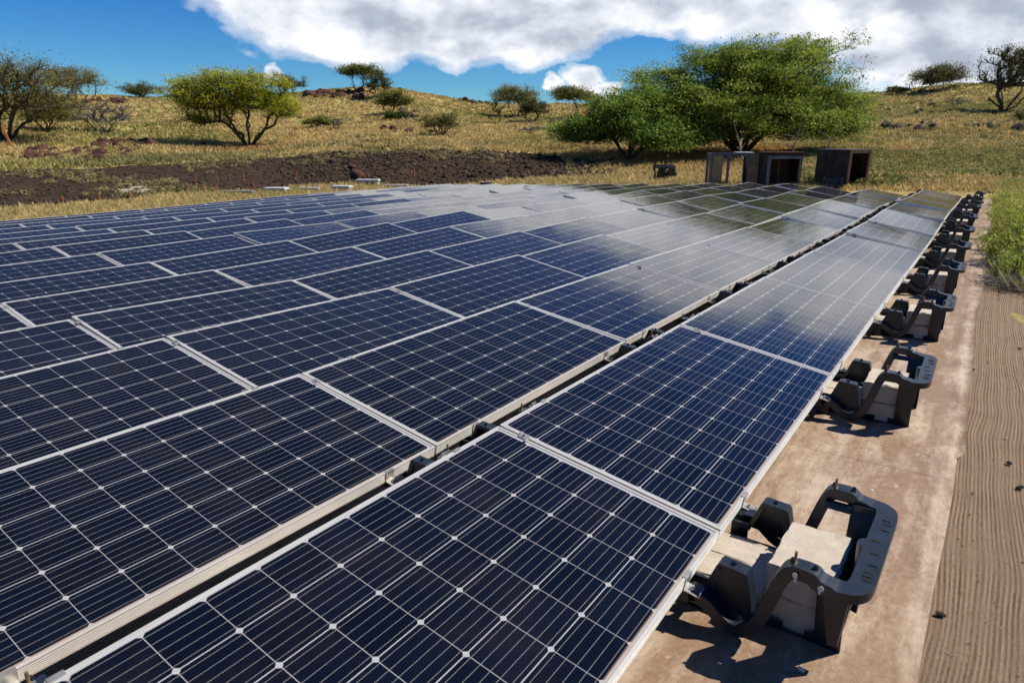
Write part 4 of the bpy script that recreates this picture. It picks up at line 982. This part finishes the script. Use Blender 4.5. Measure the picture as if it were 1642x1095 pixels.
brush(1.00, 6.75, .30, .16, 420, 'tangle of dead grey twigs at the foot of the nearest yellow green bush', 1)
brush(1.42, 6.45, .34, .20, 420, 'dark tangle of dead twigs at the right edge beside the dirt strip', 2)
brush(.86, 8.0, .16, .10, 160, 'small dead twigs lying between the fifth tray and the bushes', 3)

# ------------------------------------------------------------------ stakes, sheets, pebbles
def stake(px, py, h, w, label, grp=None, lean=0.):
    p, _ = on_ground(px, py); m_ = MB(); m_.prism([(-w, -.12), (w, -.12), (w, h - .02), (w * .3, h), (-w * .3, h), (-w, h - .02)], 'y', -w * .7, w * .7)
    o = m_.build('stake', M_STAKE, None, bevel=.004); o.location = p; o.rotation_euler = (0, lean, CY + random.uniform(-.3, .3)); tag(o, label, 'stake', grp)
ST = sorted([(101, 327), (160, 322), (209, 317), (251, 303), (271, 312), (306, 311), (314, 292), (325, 307), (348, 307), (348, 291), (368, 290), (391, 290), (407, 307), (448, 285), (475, 283), (496, 294), (522, 297), (561, 293), (628, 288), (664, 282), (700, 262), (683, 258)])
for i, (px, py) in enumerate(ST):
    stake(px, py, .27, .026, ('thin orange marker stake in the dark soil, %s from the left' % ORD[i]) if i < 11 else 'thin orange marker stake in the dark soil, %s from the right' % ORD[len(ST) - 1 - i], 'orange marker stakes in the bare soil')
stake(19, 238, 1.55, .07, 'tall orange brown post leaning left in front of the left edge tree', None, -.22)
def flat_sheet(px, dist, L, wd, h, lab, mat, py=300):
    p = at_dist(px, dist, py); m_ = MB()
    m_.box((-L / 2, -wd / 2, h), (L / 2, wd / 2, h + .04)); m_.box((-L / 2 + .05, -wd / 2, h + .045), (L / 2 - .02, wd / 2 - .1, h + .075))
    for x in np.linspace(-L / 2 + .05, L / 2 - .15, 4): m_.box((x, -wd / 2 + .02, 0), (x + .1, wd / 2 - .02, h - .002))
    o = m_.build('sheet_stack', mat, None, bevel=.004); o.location = p; o.rotation_euler = (0, 0, CY + random.uniform(-.08, .08)); tag(o, lab, 'sheet stack', 'stacked sheets on the grass behind the array')
flat_sheet(385, 29.0, 1.1, .6, .10, 'dark low stack of sheets in grass, leftmost behind the array', M_WOODG, 309)
flat_sheet(443, 29.8, .95, .6, .14, 'pale stack of sheets right of the dark leftmost stack', M_WHITE, 305)
flat_sheet(495, 30.3, .9, .6, .10, 'grey stack half hidden in grass between the two pale stacks', M_SHEET, 300)
flat_sheet(548, 30.6, .85, .6, .18, 'bright white stack of sheets at the foot of the dark bank', M_WHITE, 298)
flat_sheet(590, 33.0, 1.1, .6, .18, 'pale stack of sheets set back on the soil right of the white stack', M_WHITE, 293)
flat_sheet(634, 32.5, 1.2, .5, .10, 'low grey stack of sheets in the grass, second from the right', M_SHEET, 293)
flat_sheet(675, 32.0, .9, .5, .12, 'dark grey stack of sheets in the grass, rightmost of all', M_WOODG, 295)
p = at_dist(779, 31.5, 292); m_ = MB(); m_.box((-.25, -.2, 0), (.25, .2, .30)); m_.box((-.22, -.215, .05), (.22, -.202, .25)); m_.box((-.27, -.22, .302), (.27, .22, .33))
o = m_.build('junction_box', M_PLAS, None, bevel=.006); o.location = p; o.rotation_euler = (0, 0, CY); tag(o, 'small black box in the grass behind the middle of the array', 'box')
# clods and white flecks near the camera
for i, (px, py, s_, lab, mt) in enumerate(((1508, 987, .014, 'black clod on the raked dirt nearest the camera', M_ROCKD), (1520, 742, .012, 'black clod beside the mat edge at the sheet joint', M_ROCKD), (1618, 742, .016, 'black clod at the right edge of the dirt', M_ROCKD),
       (1551, 660, .012, 'small black clod on the dirt level with the second tray', M_ROCKD), (1636, 782, .018, 'dark clod half out of frame at right', M_ROCKD), (1341, 1003, .009, 'white fleck on the mat beside the nearest tray', M_WHITE), (1284, 1081, .011, 'white fleck on the mat in front of the nearest tray', M_WHITE), (1397, 789, .007, 'tiny white fleck on the mat behind the nearest tray', M_WHITE), (1562, 590, .013, 'dark pebble at the mat edge beyond the second tray', M_ROCKD), (1636, 556, .014, 'dark pebble at the right edge in the dirt', M_ROCKD))):
    d = CR.T @ np.array([(px - W / 2) / F, (py - H / 2) / F, 1]); t = (.0 - CAM[2]) / d[2]; P = CAM + t * d; me = rock_mesh(60 + i, 1); me.materials.append(mt)
    o = link('clod' if mt is M_ROCKD else 'fleck', me); z = float(gg(P[0], P[1])); o.location = (P[0], P[1], z + s_ * .5 + (.012 if P[0] < .62 else 0)); o.scale = (s_ * 1.3, s_, s_ * .55); o.rotation_euler = (0, 0, i); tag(o, lab, 'clod' if mt is M_ROCKD else 'fleck')
def pebbles():
    n = 5200; x = RNG.uniform(.66, 1.9, n); y = RNG.uniform(-1, 7.5, n); z = gg(x, y); base = np.array([[1, 0, 0], [-.5, .86, 0], [-.5, -.86, 0], [.2, .1, .9]]); fc = np.array([[0, 1, 3], [1, 2, 3], [2, 0, 3]])
    sz = RNG.uniform(.0012, .0045, n) * (1 + (RNG.random(n) < .03) * 1.5); V = base[None] * sz[:, None, None] * RNG.uniform(.6, 1.4, (n, 4, 3)); V = V + np.stack([x, y, z + .001], -1)[:, None, :]; k = RNG.random((n, 1))
    c = np.array([.05, .035, .025]) * (1 - k) + np.array([.30, .23, .16]) * k
    o = link('grit', np_mesh('grit', V.reshape(-1, 3), (fc[None] + 4 * np.arange(n)[:, None, None]).reshape(-1, 3), np.repeat(c, 4, 0)), mat_leaf('grit_stone', 0., .95)); tag(o, 'fine grit lying on the raked dirt strip', 'grit', kind='stuff')
pebbles()

# ------------------------------------------------------------------ light
SUN = Vector((.65, .55, 1.)).normalized()
sd = bpy.data.lights.new('sun', 'SUN'); so = bpy.data.objects.new('sun', sd); COL.objects.link(so); sd.energy = 4.8; sd.angle = math.radians(.5); sd.color = (1., .93, .82)
so.rotation_euler = SUN.to_track_quat('Z', 'Y').to_euler()
el = math.asin(SUN.z); azs = math.atan2(SUN.x, SUN.y)
wd = bpy.data.worlds.new("World"); sc.world = wd; wd.use_nodes = True; nt = wd.node_tree; bg = nt.nodes['Background']
sky = N(nt, 'ShaderNodeTexSky', sky_type='NISHITA'); sky.sun_disc = False; sky.sun_elevation = el; sky.sun_rotation = azs; sky.air_density = 1.; sky.dust_density = .2; sky.ozone_density = 3.; sky.altitude = 300
tc = coord(nt, 'Generated')
def dot(v): 
    n = N(nt, 'ShaderNodeVectorMath', operation='DOT_PRODUCT'); L_(nt, tc, n.inputs[0]); n.inputs[1].default_value = v; return n.outputs['Value']
ax = dot((CAMR[0], CAMR[1], 0)); fx = dot((CAMF[0], CAMF[1], 0)); zz = dot((0, 0, 1))
az0 = mathn(nt, 'ARCTAN2', ax, fx); el0 = mathn(nt, 'ARCSINE', zz)
def uvw(dx=0., dy=0., sy=1.6):
    c = N(nt, 'ShaderNodeCombineXYZ'); L_(nt, mathn(nt, 'ADD', az0, dx), c.inputs[0]); L_(nt, mathn(nt, 'MULTIPLY', mathn(nt, 'ADD', el0, dy), sy), c.inputs[1]); return c.outputs[0]
wn_ = N(nt, 'ShaderNodeTexNoise'); wn_.inputs['Scale'].default_value = 14; wn_.inputs['Detail'].default_value = 4; L_(nt, uvw(), wn_.inputs['Vector'])
ws_ = N(nt, 'ShaderNodeSeparateColor'); L_(nt, wn_.outputs['Color'], ws_.inputs[0])
az_ = mathn(nt, 'ADD', az0, mathn(nt, 'MULTIPLY', mathn(nt, 'SUBTRACT', ws_.outputs[0], .5), .07)); el_ = mathn(nt, 'ADD', el0, mathn(nt, 'MULTIPLY', mathn(nt, 'SUBTRACT', ws_.outputs[1], .5), .055))
def blob(ca, ce, ra, re):
    a = mathn(nt, 'DIVIDE', mathn(nt, 'SUBTRACT', az_, ca), ra); e = mathn(nt, 'DIVIDE', mathn(nt, 'SUBTRACT', el_, ce), re)
    q = mathn(nt, 'SUBTRACT', 1., mathn(nt, 'SQRT', mathn(nt, 'ADD', mathn(nt, 'MULTIPLY', a, a), mathn(nt, 'MULTIPLY', e, e))))
    return mathn(nt, 'MULTIPLY', q, min(1.6, 9 * min(ra, re) + .75))
BL = [(-.12, .215, .33, .125), (-.03, .17, .22, .082), (.20, .235, .36, .105), (.62, .120, .24, .085), (.42, .20, .30, .095), (.93, .27, .20, .12), (.100, .082, .040, .030), (.135, .072, .030, .018), (-.318, .084, .017, .018), (.053, .082, .015, .012), ]
msk = None
for q in BL:
    b = blob(*q); msk = b if msk is None else mathn(nt, 'MAXIMUM', msk, b)
def dens(v):
    n1 = noise(nt, v, 9., 10, .53, .1); n2 = noise(nt, v, 3.2, 3, .5)
    return mathn(nt, 'ADD', mathn(nt, 'MULTIPLY', mathn(nt, 'SUBTRACT', n1, .5), 1.1), mathn(nt, 'MULTIPLY', mathn(nt, 'SUBTRACT', n2, .5), .35))
d0 = dens(uvw()); mk = mathn(nt, 'MINIMUM', mathn(nt, 'MULTIPLY', msk, 1.25), .6)
D0 = mathn(nt, 'ADD', mk, d0)
alpha = ramp(nt, D0, [(-.0, 0.), (.13, .42), (.40, 1.)], 'EASE')
d1 = dens(uvw(.022, .020))      # same field a little towards the sun: relief
rel = mathn(nt, 'SUBTRACT', d0, d1)
lit = mathn(nt, 'ADD', mathn(nt, 'MULTIPLY', rel, 1.7), .92)
thick = ramp(nt, mathn(nt, 'ADD', mathn(nt, 'MULTIPLY', msk, .75), mathn(nt, 'MULTIPLY', noise(nt, uvw(.3, .1), 4.5, 5, .6), .7)), [(.48, 0.), (.85, 1.)])
hi_ = ramp(nt, el0, [(.15, 0.), (.24, 1.)])
lit = mathn(nt, 'SUBTRACT', lit, mathn(nt, 'MULTIPLY', mathn(nt, 'MULTIPLY', thick, .34), mathn(nt, 'SUBTRACT', 1., hi_)), None, True)
cloud = ramp(nt, lit, [(0., (.34, .38, .48)), (.4, (.47, .52, .63)), (.72, (.77, .81, .89)), (1., (1.04, 1.05, 1.07))])
hs = N(nt, 'ShaderNodeHueSaturation'); hs.inputs['Saturation'].default_value = 1.25; hs.inputs['Value'].default_value = .82; L_(nt, sky.outputs[0], hs.inputs['Color'])
tint = ramp(nt, zz, [(0., (.50, .86, 1.08)), (.06, (.42, .78, 1.04)), (.20, (.22, .60, 1.0)), (.6, (.25, .44, .68))])
blue = mixc(nt, 1., hs.outputs[0], tint, 'MULTIPLY')
SKY = .10
cl_ = N(nt, 'ShaderNodeVectorMath', operation='SCALE'); L_(nt, cloud, cl_.inputs[0]); L_(nt, mathn(nt, 'ADD', .80 / SKY, mathn(nt, 'MULTIPLY', hi_, .06 / SKY)), cl_.inputs['Scale'])
L_(nt, mixc(nt, alpha, blue, cl_.outputs[0]), bg.inputs['Color']); bg.inputs['Strength'].default_value = SKY

sc.view_settings.view_transform = 'Standard'; sc.view_settings.look = 'None'; sc.view_settings.exposure = .35; sc.view_settings.gamma = 1
